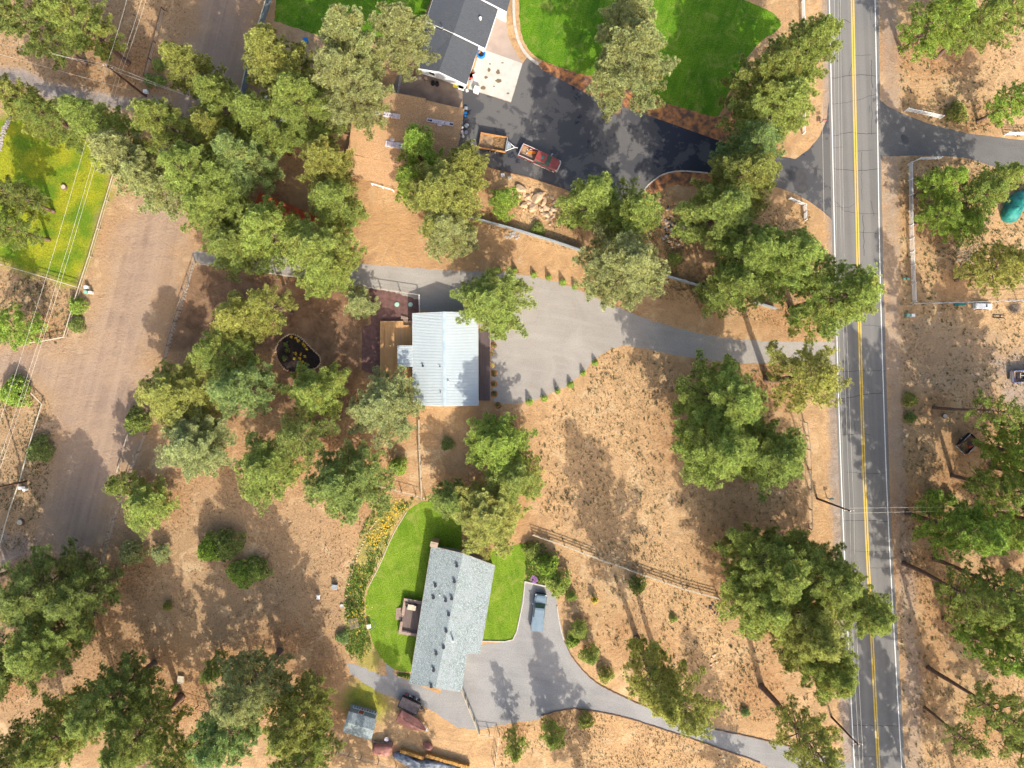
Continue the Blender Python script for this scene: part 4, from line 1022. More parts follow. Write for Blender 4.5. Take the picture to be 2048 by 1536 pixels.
for (x, y, mt, s, l) in ((711,1424,'redplastic',.35,"red toy box on the playhouse porch"),(721,1427,'white',.28,"white stool on the playhouse porch"),(736,1426,'traybed',.5,"slatted brown crate on the playhouse porch")):
    p = W(x, y, .5); m = MB()
    m.box(-s, -s * .7, .0, s, s * .7, .1); m.box(-s, -s * .7, .1, -s + .06, s * .7, .42); m.box(s - .06, -s * .7, .1, s, s * .7, .42); m.box(-s, -s * .7, .1, s, -s * .7 + .06, .42); m.box(-s, s * .7 - .06, .1, s, s * .7, .42)
    tag(m.build("box", M[mt], None, loc=(p.x, p.y, .25), rotz=-.28), l, "box")
# x, y, r, h, kind, tint, label
TREES = [
 (35,25,66,23,'d','D',"dark pine at the very corner, cut off top left"),
 (125,18,70,24,'d','G',"pine right of the corner pine, above the bare tan ground at top left"),
 (30,196,48,18,'m','Y',"yellowish pine at the left edge just below the grey lane"),
 (100,232,46,17,'m','G',"small pine between the grey lane and the top of the yellow meadow"),
 (190,250,66,22,'m','G',"pine crossing the overhead wires above the yellow meadow"),
 (258,318,62,22,'m','S',"grey green pine at the east side of the yellow meadow by the wires"),
 (335,258,68,23,'d','G',"bright pine southeast of the first utility pole, over the end of the grey lane"),
 (300,370,50,20,'m','S',"grey green pine over the top end of the dirt road"),
 (378,135,56,20,'m','Y',"light green pine on the east side of the dirt road at the top"),
 (450,205,58,21,'d','G',"pine over the bend of the grey board fence"),
 (430,262,42,19,'m','Y',"small yellow green pine below the grey board fence"),
 (552,138,66,24,'m','Y',"orange tinged pine with straw coloured tips right of the grey board fence"),
 (595,215,66,23,'d','G',"pine between the orange tinged pine and the tan roofed shop"),
 (520,240,58,20,'m','G',"dense pine covering the small white roof near the grey board fence"),
 (690,85,74,26,'d','S',"upper half of the tall grey green pine pair south of the top lawn"),
 (690,168,74,24,'d','S',"wide grey green pine overhanging the northwest corner of the tan roofed shop"),
 (802,66,56,19,'m','S',"grey green pine touching the west side of the charcoal roof"),
 (480,320,52,19,'m','B',"bluish pine southeast of the yellow green pine, among the northwest grove"),
 (385,345,70,24,'d','G',"pine in the middle of the northwest grove, northeast of the dirt road"),
 (415,415,72,14,'d','G',"bright pine overhanging the dirt road just above its widening"),
 (640,325,58,18,'d','Y',"rounded light pine west of the tan roofed shop"),
 (665,402,50,16,'m','G',"pine southwest of the tan roofed shop, east of the red roof"),
 (535,462,62,18,'d','L',"fresh green pine hiding the lower end of the red roof"),
 (465,490,60,13,'m','G',"pine where the gravel drive meets the dirt road"),
 (635,492,60,17,'m','G',"pine just below the red roofed shed"),
 (645,540,50,14,'m','L',"lowest pine of the northwest grove, over the west gravel drive"),
 (835,298,46,14,'y','F',"vivid green young pine standing over the tan shop roof"),
 (822,362,38,12,'y','F',"green young pine at the south eave of the tan shop roof"),
 (880,385,76,19,'d','Y',"yellow green pine southeast of the tan roofed shop"),
 (930,330,42,14,'m','Y',"orange flecked pine between the tan shop and the orange trailer"),
 (895,450,48,16,'m','S',"pine on bare soil below the yellow green pine, south of the shop"),
 (1003,402,34,8,'y','F',"bright young pine at the west end of the boulder pile"),
 (1255,35,70,20,'d','S',"pale pine on the front lawn at the top edge"),
 (1268,130,84,24,'d','S',"big pale pine on the front lawn overhanging the dark driveway"),
 (1185,395,58,19,'m','L',"bright pine south of the dark driveway just east of the boulder pile"),
 (1262,432,62,20,'d','L',"pine south of the driveway turn, west of the grey rubble"),
 (1248,540,82,22,'d','S',"broad pale pine overhanging the north edge of the centre gravel"),
 (1608,102,72,21,'d','G',"pine beside the road at the northeast end of the front lawn"),
 (1540,145,74,21,'d','G',"pine on the east corner of the front lawn"),
 (1560,215,70,20,'m','G',"pine at the southeast tip of the front lawn, north of the dark driveway"),
 (1515,290,54,18,'m','B',"pine over the dark driveway near the road"),
 (1490,360,72,19,'d','Y',"yellow pine on the south side of the dark driveway near the road"),
 (1445,420,72,19,'m','G',"pine above the grey rubble, east of it"),
 (1500,500,66,21,'d','L',"pine north of the grey wall west of the road, left of a larger one"),
 (1590,515,76,22,'d','L',"large pine west of the road, south of the white gate fence"),
 (1672,592,84,23,'d','L',"pine leaning over the yellow road line, north of the gravel junction"),
 (1470,575,48,18,'m','G',"smaller pine over the pale end of the grey wall north of the gravel"),
 (1618,757,74,24,'o','Y',"thin open pine south of the gravel junction, reaching over the white road line"),
 (1455,800,80,22,'d','L',"pine south of the gravel drive, upper of the three clustered on the east field"),
 (1430,890,82,23,'d','L',"westernmost pine of the cluster on the east field"),
 (1545,925,76,22,'d','G',"easternmost pine of the cluster beside the roadside wire fence"),
 (1535,1140,84,24,'d','G',"northwest pine of the big roadside grove at lower right"),
 (1640,1150,80,24,'d','G',"northeast open pine of the big roadside grove, nearest the second utility pole"),
 (1520,1215,64,20,'m','L',"west pine of the big roadside grove, at the end of the long rail fence"),
 (1600,1255,86,24,'d','Y',"middle yellowish pine of the big roadside grove"),
 (1710,1225,72,23,'d','G',"east pine of the big roadside grove, reaching across the yellow line"),
 (1660,1335,80,22,'d','L',"south pine of the big roadside grove"),
 (1318,1372,62,26,'m','Y',"left one of the two lone pines north of the south gravel drive"),
 (1362,1400,60,25,'o','Y',"right one of the two lone pines north of the south gravel drive"),
 (1605,1470,72,23,'o','Y',"open pine at the bottom edge left of the third utility pole"),
 (985,605,68,12,'d','L',"bright round pine beside the northeast corner of the white metal roof"),
 (538,612,40,16,'o','Y',"thin yellowish pine above the teardrop flower bed"),
 (475,640,48,17,'m','Y',"yellowish pine left of the thin pine, in the brown yard"),
 (445,705,50,18,'m','G',"pine in the brown yard northwest of the bluish pine"),
 (475,775,58,19,'m','B',"bluish pine left of the teardrop flower bed"),
 (350,785,74,12,'d','Y',"yellow green pine overhanging the east edge of the dirt road"),
 (375,898,76,12,'d','S',"pine overhanging the wire fence, below the yellow green one by the dirt road"),
 (628,775,62,14,'d','L',"pine just below the teardrop flower bed"),
 (768,812,68,12,'d','S',"round pine at the southwest corner of the white metal roof"),
 (600,880,56,16,'o','D',"dark sparse pine in the middle of the west yard"),
 (530,938,60,15,'m','G',"pine west of the dark round pine, at the south side of the west yard"),
 (690,962,78,15,'d','D',"dark broad pine northwest of the flower strip"),
 (1005,885,66,12,'d','F',"bright pine south of the white metal roof's southeast corner"),
 (1022,955,50,11,'m','L',"smaller pine between the two larger ones south of the white roofed house"),
 (968,1038,80,11,'d','Y',"large pine overhanging the north end of the grey shingle roof"),
 (900,1005,42,9,'m','G',"small pine at the north edge of the back lawn"),
 (290,1012,48,9,'m','L',"bright pine beside the wire fence south of the grove"),
 (240,972,30,9,'y','G',"small pine by the dirt road fence above the bright one"),
 (60,1185,84,18,'m','D',"dark pine at left edge below the end of the dirt road"),
 (150,1195,66,17,'m','D',"dark pine at the right of the left edge grove"),
 (85,1285,84,18,'d','G',"pine in the middle of the left edge grove"),
 (0,1335,76,18,'d','D',"pine cut by the left edge, south of the grove's middle"),
 (200,1410,78,22,'d','D',"dark pine above the bottom left corner grove"),
 (110,1470,80,23,'d','G',"pine in the bottom left corner"),
 (270,1478,74,20,'m','G',"pine left of the bare strip at the bottom left"),
 (20,1530,60,20,'m','D',"pine at the extreme bottom left corner"),
 (350,1540,50,20,'m','G',"pine at the bottom edge below the bare strip"),
 (490,1385,72,22,'d','S',"northern pine of the grove left of the little playhouse"),
 (450,1480,72,22,'d','B',"bluish pine at the bottom edge, left in the playhouse grove"),
 (575,1445,70,21,'d','Y',"yellowish pine nearest the little playhouse"),
 (600,1530,60,20,'m','G',"pine at the bottom edge below the yellowish playhouse pine"),
 (425,1340,32,7,'y','D',"small dark pine northwest of the playhouse grove"),
 (1890,28,54,17,'m','F',"bright pine right of the road at the top edge"),
 (1960,45,44,16,'m','L',"smaller pine right of the bright one at the top edge"),
 (2020,15,54,18,'m','G',"pine at the top right corner"),
 (2040,195,36,14,'m','F',"pine cut by the right edge above the east driveway"),
 (1893,362,40,13,'m','F',"bright pine inside the corner of the white rail fence"),
 (1888,425,33,11,'m','F',"lower bright pine inside the white rail fence"),
 (1965,395,46,14,'m','L',"pine left of the teal tarp"),
 (2010,355,40,12,'m','L',"pine just above the teal tarp"),
 (1935,450,34,10,'m','F',"small pine below and left of the teal tarp"),
 (2015,535,50,17,'m','Y',"pine above the wire fence at the right edge"),
 (1988,822,40,21,'o','G',"thin pine below the white and navy truck"),
 (2072,905,64,22,'d','F',"bright pine right of the black trailer"),
 (2032,980,50,21,'m','L',"pine at the right edge above the crossing wires"),
 (1935,1065,60,22,'m','F',"wide bright pine below the crossing wires"),
 (2000,1062,54,22,'m','F',"bright pine touching the right edge below the crossing wires"),
 (1935,1185,60,23,'o','G',"open pine east of the road with bare limbs, left one of its pair"),
 (2005,1175,56,23,'o','G',"open pine with bare limbs against the right edge"),
 (2010,1240,68,23,'d','L',"dense pine at the right edge below the open pair"),
 (2020,1310,60,22,'m','F',"vivid pine at the right edge, lowest of the bright ones"),
 (1990,1425,56,23,'o','G',"thin pine in the lower right corner woods"),
 (1925,1475,34,14,'o','D',"small dark pine left of the thin one in the lower right corner"),
 (10,385,42,16,'m','D',"dark pine at left edge over the yellow meadow"),
 (5,450,36,15,'m','G',"pine at left edge over the lower meadow"),
 (18,655,44,11,'y','F',"bright bushy pine at the left edge above the side lane"),
 (1105,1478,28,7,'y','G',"small pine south of the gravel drive near the bottom edge"),
 (1030,1498,26,8,'y','L',"small pine at the bottom edge right of the wooden gate fence"),
 (718,610,36,6.5,'y','S',"grey green young pine west of the two septic lids"),
 (1160,1262,20,4,'y','L',"small pine east of the gravel bend, upper of two"),
 (1184,1314,22,4.5,'y','L',"small pine east of the gravel bend, lower of two"),
 (790,640,0,0,'','',""),
]
# pines just outside the frame whose shadows fall into the photograph
OFF = [(2060,1720,60,22,'m','G'),(2140,1560,60,24,'m','G'),(1950,1730,60,22,'d','G'),(2170,1200,60,22,'m','G'),(1560,1760,60,22,'d','G'),(1200,1720,60,20,'m','G'),(840,1740,60,20,'m','G'),(690,1720,60,20,'m','G'),(230,1760,60,22,'d','G'),(-130,1440,60,22,'d','G'),(-130,1200,60,22,'d','G'),(2130,960,60,22,'d','G'),(2130,1060,60,22,'d','G'),(2190,1300,60,22,'m','G'),(2140,860,56,22,'d','G'),(1900,1780,56,22,'d','G')]
SHRUBS = [
 (455,1088,30,3.2,'s','D',"dark round shrub with a bright green companion, in the southwest sandy yard"),
 (422,1098,27,3.6,'s','F',"bright green shrub leaning on a dark round one in the sandy yard"),
 (483,1146,28,2.6,'s','F',"green shrub below the dark round one in the sandy yard"),
 (515,1140,24,2.6,'s','G',"duller green shrub right of its brighter neighbour in the sandy yard"),
 (263,1106,25,3.2,'s','S',"soft grey green shrub right of the wire fence, south of the bright pine"),
 (320,1108,21,2.6,'y','S',"wispy thin shrub right of the soft grey green one"),
 (335,1212,9,1.6,'s','Y',"tiny olive shrub alone in the middle of the southwest sand"),
 (275,842,26,3,'s','G',"round shrub at the east edge of the dirt road"),
 (30,785,30,2.6,'s','F',"light green shrub south of the side lane near the left edge"),
 (155,612,18,1.6,'s','F',"small light shrub on the fence line west of the dirt road"),
 (153,650,16,1.4,'s','D',"dark shrub just above the side lane mouth"),
 (80,900,26,1.8,'s','D',"dark shrub beside the low fence west of the dirt road"),
 (895,888,13,1.6,'s','B',"small blue green sapling south of the white roofed house"),
 (797,932,18,2.4,'s','F',"light green bush near the wire fence, southwest of the white roofed house"),
 (1095,1130,24,3.2,'s','F',"light feathery bush north of the slate pickup"),
 (1115,1165,26,3.0,'s','L',"light bush at the right front of the slate pickup"),
 (1065,1102,18,1.6,'s','G',"dark green garden bush at the top of the side lawn"),
 (1142,1192,11,1.6,'s','L',"little bush southeast of the light one near the slate pickup"),
 (1145,1280,15,1.8,'s','F',"bright small bush against the gravel bend"),
 (1212,1350,16,1.7,'s','Y',"olive shrub beside the rusty edging north of the gravel drive"),
 (1172,1442,16,1.7,'s','Y',"olive shrub south of the gravel drive"),
 (1275,1170,18,2.2,'s','D',"dark olive shrub by the long rail fence between two trunk shadows"),
 (1410,590,15,1.8,'s','D',"dark shrub at the east end of the grey wall north of the centre gravel"),
 (1075,458,14,1.0,'s','G',"low green shrub south of the boulder pile"),
 (1915,225,20,1.6,'s','Y',"olive shrub right of the slanted white fence piece"),
 (1820,800,15,1.5,'s','Y',"pale shrub on the road verge, east side"),
 (1820,835,12,1.2,'s','D',"dark low shrub on the road verge below the pale one"),
 (1868,995,18,1.5,'s','F',"small bright shrub north of the crossing wires, left"),
 (1900,1000,14,1.5,'s','L',"small shrub right of another, north of the crossing wires"),
 (1350,518,14,1.2,'s','G',"low green shrub below the grey rubble"),
 (1491,1425,9,.9,'s','B',"tiny shrub on the sand north of the lower gravel drive"),
 (1347,1237,8,.7,'s','L',"tiny light weed on the sand below the long rail fence"),
 (1188,1198,7,1.4,'p','Y',"small bright yellow bush on the sand east of the slate pickup"),
 (686,1275,14,1.0,'s','B',"blue green bush just below the slatted arbour"),
 (300,160,13,1.0,'s','D',"dark low shrub near the foot of the first utility pole"),
 (320,162,11,.9,'s','G',"second low shrub near the foot of the first utility pole"),
 (318,130,14,.8,'s','G',"faint green shrub on the verge above the first utility pole"),
]
LITTER = []
for e in TREES:
    if not e[4]: continue
    t, b = plant(*e, cat="tree", group="pine trees")
    LITTER.append(b)
OFFW = ['below the lower right corner', 'right of the lower right corner', 'below the bottom edge right of the road', 'right of the open pair of pines', 'below the bottom edge left of the road', 'below the south gravel drive', 'below the firewood rows', 'below the playhouse', 'below the bottom left grove', 'left of the left edge grove', "left of the dirt road's lower end", 'right of the black trailer', 'right of the crossing wires', 'right of the lowest bright pines', 'just below the white and navy truck', 'below the lower right woods']
for e in OFF:
    t, b = plant(*e, "pine outside the picture, standing %s" % OFFW[OFF.index(e)], cat="tree", group="pines outside the frame")
    LITTER.append(b)
for e in SHRUBS:
    plant(*e, cat="shrub", group="shrubs")
ROWN = [(997,541),(1030,540),(1068,549),(1098,555),(1125,565),(1151,572),(1178,581)]
for i, (x, y) in enumerate(ROWN):
    plant(x + rnd.uniform(-1, 1), y + rnd.uniform(-1, 1), rnd.uniform(5.5, 7), rnd.uniform(1.05, 1.45), 'c', 'F', "little cone shaped evergreen, number %s from the west, north edge of the centre gravel" % ("one two three four five six seven".split()[i]), "shrub", group="cone evergreens north of the gravel")
ROWS = [(1060,804),(1088,796),(1115,783),(1142,769),(1167,747),(1190,725)]
for i, (x, y) in enumerate(ROWS):
    plant(x + rnd.uniform(-1, 1), y + rnd.uniform(-1, 1), rnd.uniform(5.5, 7), rnd.uniform(1.05, 1.45), 'c', 'F', "little cone shaped evergreen, number %s from the west, south edge of the centre gravel" % ("one two three four five six".split()[i]), "shrub", group="cone evergreens south of the gravel")
MBr = MB()
def ring(x, y, r, label, mt='mulch', cat="planting ring"):
    c = W(x, y); m = MB(); R = r / PPM
    pts = [(c.x + math.cos(a) * R * rnd.uniform(.88, 1.1), c.y + math.sin(a) * R * rnd.uniform(.88, 1.1)) for a in [k * .349 for k in range(18)]]
    m.prism(pts, .0, .03); return tag(m.build("mulch_ring", M[mt]), label, cat, "mulch rings")
for i, (x, y) in enumerate(ROWN + ROWS):
    side = "north" if i < 7 else "south"
    ring(x, y + 1, 5, "small mulch ring under cone evergreen %s on the %s edge of the centre gravel" % ("one two three four five six seven one two three four five six".split()[i], side))
for i, (x, y, w_) in enumerate([(987,662,"topmost, under the pine branches"),(987,691,"just above the upper yellow flowers"),(988,747,"just below the lower yellow flowers"),(988,768,"second below the yellow flowers"),(989,788,"third below the yellow flowers"),(996,811,"last one, off the porch corner")]):
    ring(x, y, 7, "round red mulch ring by the porch, " + w_)
    plant(x, y, 4, .6, 'p', 'D', "small plant in a red mulch ring by the porch, " + w_, "plant", group="porch plants")
for i, (x, y, w_) in enumerate([(520,549,"westernmost"),(557,554,"second from the west"),(598,561,"third from the west"),(707,576,"easternmost, near the septic lids")]):
    ring(x, y, 6, "mulch ring inside the west yard fence, " + w_)
    plant(x, y, 3.4, .5, 'p', 'D', "little sapling inside the west yard fence, " + w_, "plant", group="yard saplings")
def flower(x, y, r, mt, label, cat="flower", n=26, h=.35):
    c = W(x, y); m = MB(); R = r / PPM
    for k in range(n):
        a = rnd.uniform(0, 6.283); q = R * math.sqrt(rnd.random()); z = h * rnd.uniform(.6, 1.05); s = rnd.uniform(.05, .09)
        px_, py_ = c.x + math.cos(a) * q, c.y + math.sin(a) * q
        tl = [(px_ + math.cos(b) * s, py_ + math.sin(b) * s, z + rnd.uniform(-.02, .02)) for b in (0, 1.26, 2.5, 3.77, 5.03)]
        m.add(tl, [(0, 1, 2, 3, 4)])
        if k % 3 == 0: m.tube([(c.x, c.y, 0), (px_, py_, z)], .008, 3, False)
    return tag(m.build("flower_clump", M[mt]), label, cat, "flower clumps")
flower(984, 706, 4.5, 'yflower', "round yellow flower clump by the porch, upper of two")
flower(984, 731, 4.5, 'yflower', "round yellow flower clump by the porch, lower of two")
flower(1188, 1197, 7, 'yflower', "yellow blossoms covering the small bush on the sand east of the slate pickup", n=120, h=1.2)
FB = [(584,674,"nearest the top of the bed"),(593,677,"second along the stone rim"),(598,682,"third along the stone rim"),(607,688,"fourth along the stone rim"),(610,692,"fifth along the stone rim"),(614,698,"at the narrow east end"),(592,707,"left of the middle pair"),(602,708,"right of the middle pair"),(611,713,"small, east of the middle pair"),(590,717,"lower left"),(600,717,"lower middle"),(606,724,"lowest")]
for x, y, w_ in FB: flower(x, y, 2.8, 'yflower', "yellow flowers in the teardrop bed, " + w_, n=16)
for x, y, w_ in [(575,700,"pale green"),(572,688,"olive"),(569,716,"faint grey")]: plant(x, y, 5, .5, 'p', 'D', w_ + " low plant in the dark teardrop bed", "plant", group="bed plants")
flower(1068, 1158, 7, 'pflower', "purple flowers beside the timber kerb north of the slate pickup", n=60)
flower(1060, 1092, 9, 'yflower', "yellow and orange flowers at the top of the side lawn", n=70)
P_BED = [(566,675),(578,668),(592,669),(604,677),(618,692),(630,703),(642,714),(640,735),(600,745),(572,742),(560,728),(552,712),(551,697),(556,685)]
sheet("flower_bed_soil", P_BED, .02, M['bedsoil'], 1, .05)
# stones round the bed: every stone a thing
def rock_mesh(seed, mt):
    r = random.Random(seed)
    bm = bmesh.new(); bmesh.ops.create_icosphere(bm, subdivisions=2, radius=1.0)
    cuts = [(Vector((r.gauss(0, 1), r.gauss(0, 1), r.gauss(0, .7))).normalized(), r.uniform(.55, .85)) for _ in range(9)]
    for v in bm.verts:
        for nn, d in cuts:
            q = v.co.dot(nn)
            if q > d: v.co -= nn * (q - d)
        v.co.x *= 1.15; v.co.y *= .85; v.co.z *= .6
    me = bpy.data.meshes.new("rock"); bm.to_mesh(me); bm.free(); me.materials.append(M[mt]); return me
RK = {mt: [rock_mesh(i * 7 + len(mt), mt) for i in range(5)] for mt in ('rock', 'rockgrey', 'darkrock')}
def rock(x, y, s, mt, label, group, cat="rock", name="rock"):
    c = W(x, y); o = mesh_obj(name, RK[mt][rnd.randrange(5)], None, None, (c.x, c.y, s * .25), rnd.uniform(0, 6.28))
    o.scale = (s * rnd.uniform(.85, 1.2), s * rnd.uniform(.8, 1.15), s * rnd.uniform(.7, 1.1))
    return tag(o, label, cat, group)
def along(pts, step, closed=False):
    P = [Vector((p[0], p[1])) for p in pts]
    if closed: P.append(P[0])
    out = []; carry = 0.0
    for a, b in zip(P, P[1:]):
        L = (b - a).length; t = carry
        while t < L: out.append(tuple(a.lerp(b, t / L))); t += step
        carry = t - L
    return out
for x, y in along(smooth(P_BED, 2), 4.2, True):
    if y < 742: rock(x, y, .17, 'rock', "small tan stone in the rim of the dark teardrop flower bed", "rim stones of the teardrop bed")
for x, y in along([(752,1042),(735,1065),(722,1095),(712,1120),(702,1150),(695,1178),(690,1205),(690,1228)], 6):
    rock(x + rnd.uniform(-1, 1), y, .16, 'rock', "small ochre stone edging the west side of the flower strip by the back lawn", "edging stones of the flower strip")
for x, y in along([(386,530),(376,575),(362,620),(348,660),(338,700),(330,718)], 7):
    rock(x + rnd.uniform(-1, 1), y, .16, 'rockgrey', "small grey stone at the foot of the wire fence east of the dirt road", "stones along the dirt road fence")
for x, y in along([(0,300),(3,280),(8,262),(16,245),(26,232)], 5):
    for k in (-2, 2): rock(x + k + rnd.uniform(-1, 1), y, .28, 'rockgrey', "grey stone in the low wall at the left edge of the yellow meadow", "stones of the meadow wall")
BIG = [(1075,396,1.05,"largest flat boulder in the pile south of the red pickup"),(1041,378,.95,"rust brown boulder at the north end of the boulder pile"),(1065,417,.95,"long pale boulder at the south side of the boulder pile"),(1047,411,.7,"squarish boulder at the west side of the boulder pile"),(1091,429,.75,"boulder at the southeast end of the boulder pile"),(1088,405,.6,"boulder right of the largest flat one"),(1055,395,.55,"boulder just left of the largest flat one")]
for x, y, s, l in BIG: rock(x, y, s, 'rock', l, "boulders of the pile", "boulder", "boulder")
r2 = random.Random(5)
for k in range(46):
    t = r2.random(); x = 1030 + 80 * t + r2.uniform(-8, 8); y = 385 + 42 * t + r2.gauss(0, 13)
    rock(x, y, r2.uniform(.22, .5), 'rock', "smaller broken tan rock among the boulders south of the red pickup", "broken rocks of the boulder pile")
for k in range(90):
    x = r2.gauss(1345, 18); y = r2.gauss(455, 24)
    rock(x, y, r2.uniform(.12, .34), r2.choice(['rockgrey', 'rock', 'darkrock']), "small grey or tan rock of the loose rubble north of the grey wall", "loose rubble")
for k in range(22):
    rock(r2.gauss(1025, 8), r2.gauss(472, 4), r2.uniform(.14, .3), 'rockgrey', "small rock of the little heap just south of the grey wall", "little rock heap")
for k in range(20):
    rock(r2.gauss(1432, 16), r2.gauss(1212, 10), r2.uniform(.12, .28), 'darkrock', "small dark rock on the sand at the east end of the long rail fence", "dark rocks by the rail fence")
for k in range(10):
    rock(r2.gauss(1425, 8), r2.gauss(1320, 8), r2.uniform(.12, .25), 'rock', "small rock around the bare stump hollow on the lower sand", "rocks round the stump hollow")
build_ground(LITTER)
# ---------------------------------------------------------------- vehicles
def place(t, a, b, z=0.0):
    """a: rear middle, b: front middle in pixels seen at height z"""
    A, B = W(*a, z), W(*b, z); c = (A + B) / 2; d = B - A
    t.location = (c.x, c.y, 0); t.rotation_euler = (0, 0, math.atan2(d.y, d.x)); return d.length
def loft(m, st):
    """st: list of (x, halfwidth, z0, z1, round)"""
    n = 12; base = len(m.v); V = []
    for x, hw, z0, z1, rr in st:
        pr = [(-hw, z0), (-hw, z1 - rr * 1.6), (-hw + rr * .35, z1 - rr * .5), (-hw + rr * 1.3, z1), (0, z1 + rr * .12), (hw - rr * 1.3, z1), (hw - rr * .35, z1 - rr * .5), (hw, z1 - rr * 1.6), (hw, z0), (hw * .5, z0), (0, z0), (-hw * .5, z0)]
        V += [(x, y, z) for y, z in pr]
    F = []
    for i in range(len(st) - 1):
        for k in range(n): F.append((i * n + k, (i + 1) * n + k, (i + 1) * n + (k + 1) % n, i * n + (k + 1) % n))
    F.append(tuple(range(n))); F.append(tuple(range((len(st) - 1) * n, len(st) * n))[::-1])
    return m.add(V, F)
def wheel(t, x, y, r=.4, w=.27):
    m = MB(); m.tube([(x, y - w / 2, r), (x, y - w / 2 + .03, r), (x, y + w / 2 - .03, r), (x, y + w / 2, r)], [r * .9, r, r, r * .9], 20)
    ty = m.build('tyre', M['rubber'], t, smooth=False)
    s = 1 if y > 0 else -1
    m = MB(); m.tube([(x, y + s * (w / 2 - .02), r), (x, y + s * (w / 2 + .015), r)], [r * .6, r * .5], 12); m.build('rim', M['chrome'], ty)
def pickup(t, L, Wd, paint, lower, bed='open', glass='autoglass', cargo=None, sunroof=False):
    hw = Wd / 2; xf = L / 2; xr = -L / 2
    cowl = xf - L * .235; wsb = cowl; wst = cowl - .62; cabr = cowl - L * .37; 
    m = MB(); loft(m, [(cabr, hw * .985, .42, 1.12, .12), (wsb + .05, hw * .985, .42, 1.12, .12), (xf - .6, hw * .96, .44, 1.08, .14), (xf - .25, hw * .88, .46, 1.02, .14), (xf - .08, hw * .74, .5, .92, .12)])
    body = m.build('body', M[paint], t, smooth=False)
    m = MB(); loft(m, [(wsb + .02, hw * .74, 1.05, 1.16, .05), (xf - .55, hw * .72, 1.05, 1.14, .05), (xf - .22, hw * .62, .98, 1.07, .04)]); m.build('hood', M[paint], t)
    m = MB(); loft(m, [(cabr - .0, hw + .012, .36, .62, .05), (xf - .4, hw + .012, .36, .62, .05)]); m.build('rocker_panel', M[lower], t)
    # greenhouse
    b = [(wsb, -hw * .86, 1.1), (wsb, hw * .86, 1.1), (cabr + .02, hw * .9, 1.1), (cabr + .02, -hw * .9, 1.1)]
    u = [(wst, -hw * .7, 1.72), (wst, hw * .7, 1.72), (cabr + .12, hw * .74, 1.74), (cabr + .12, -hw * .74, 1.74)]
    m = MB(); m.add(b + u, [(0, 1, 2, 3), (4, 7, 6, 5), (0, 4, 5, 1), (1, 5, 6, 2), (2, 6, 7, 3), (3, 7, 4, 0)]); m.build('cab_pillars', M[paint], t)
    m = MB(); loft(m, [(cabr + .08, hw * .76, 1.70, 1.80, .07), (wst - .3, hw * .755, 1.70, 1.83, .07), (wst + .03, hw * .72, 1.68, 1.77, .05)]); m.build('cab_roof', M[paint], t)
    def pane(q, nm, off, sh=.9):
        q = [Vector(p) for p in q]; c = sum(q, Vector()) / 4; q = [c + (p - c) * sh + Vector(off) for p in q]
        m = MB(); m.add(q + [p - Vector(off) * .5 for p in q], [(0, 1, 2, 3), (4, 7, 6, 5)]); return m.build(nm, M[glass], t)
    pane([b[0], b[1], u[1], u[0]], 'windshield', (.02, 0, .02), .95); pane([b[3], b[2], u[2], u[3]], 'rear_window', (-.02, 0, .01), .85)
    pane([b[1], b[2], u[2], u[1]], 'side_window', (0, .02, .01)); pane([b[0], b[3], u[3], u[0]], 'side_window', (0, -.02, .01))
    if sunroof:
        m = MB(); m.box(wst - .85, -.3, 1.832, wst - .4, .3, 1.85); m.build('sunroof', M[glass], t)
    # bed
    m = MB(); m.box(xr, -hw * .97, .42, cabr - .04, -hw * .97 + .13, 1.08); m.box(xr, hw * .97 - .13, .42, cabr - .04, hw * .97, 1.08); m.box(cabr - .14, -hw * .97 + .13, .42, cabr - .04, hw * .97 - .13, 1.08)
    m.build('bed_sides', M[paint], t, bevel=.025)
    m = MB(); m.box(xr + .0, -hw * .97 + .135, .46, xr + .08, hw * .97 - .135, 1.07); m.build('tailgate', M[paint], t, bevel=.015)
    m = MB(); m.box(xr + .08, -hw * .97 + .13, .5, cabr - .14, hw * .97 - .13, .56); m.build('bed_floor', M['traybed'] if bed == 'open' else M['black'], t)
    if bed == 'open':
        for s in (-1, 1):
            m = MB(); m.box(xr, s * (hw * .97 - .065) - .05, 1.083, cabr - .04, s * (hw * .97 - .065) + .05, 1.11); m.build('bed_rail', M[lower], t, bevel=.01)
        m = MB(); m.box(xr, -hw * .85, 1.073, xr + .07, hw * .85, 1.1); m.build('tailgate_cap', M[lower], t)
    else:
        m = MB(); m.box(xr + .03, -hw * .86, 1.085, cabr - .1, hw * .86, 1.13); m.build('bed_cover', M[paint], t, bevel=.02)
    m = MB(); m.box(xr - .14, -hw * .9, .42, xr - .01, hw * .9, .62); m.build('rear_bumper', M['chrome'], t, bevel=.03)
    m = MB(); loft(m, [(xf - .12, hw * .9, .40, .66, .04), (xf + .02, hw * .78, .40, .66, .04), (xf + .08, hw * .55, .42, .64, .04)]); m.build('front_bumper', M[lower if lower != 'darkblue' else 'black'], t)
    for s in (-1, 1):
        m = MB(); m.box(xf - .32, s * hw * .72 - .16, .78, xf - .1, s * hw * .72 + .16, .95); m.build('headlight', M['lamp'], t, bevel=.02)
        m = MB(); m.box(xr - .02, s * hw * .9 - .06, .7, xr + .02, s * hw * .9 + .06, 1.0); m.build('taillight', M['redlamp'], t)
        m = MB(); m.box(wsb - .25, s * (hw + .13) - .11, 1.1, wsb - .13, s * (hw + .13) + .11, 1.32); m.tube([(wsb - .2, s * hw * .9, 1.15), (wsb - .2, s * (hw + .1), 1.2)], .025, 5); m.build('mirror', M['chrome' if paint == 'redpaint' else paint], t, bevel=.01)
        wheel(t, xf - L * .16, s * (hw - .13)); wheel(t, xr + L * .2, s * (hw - .13))
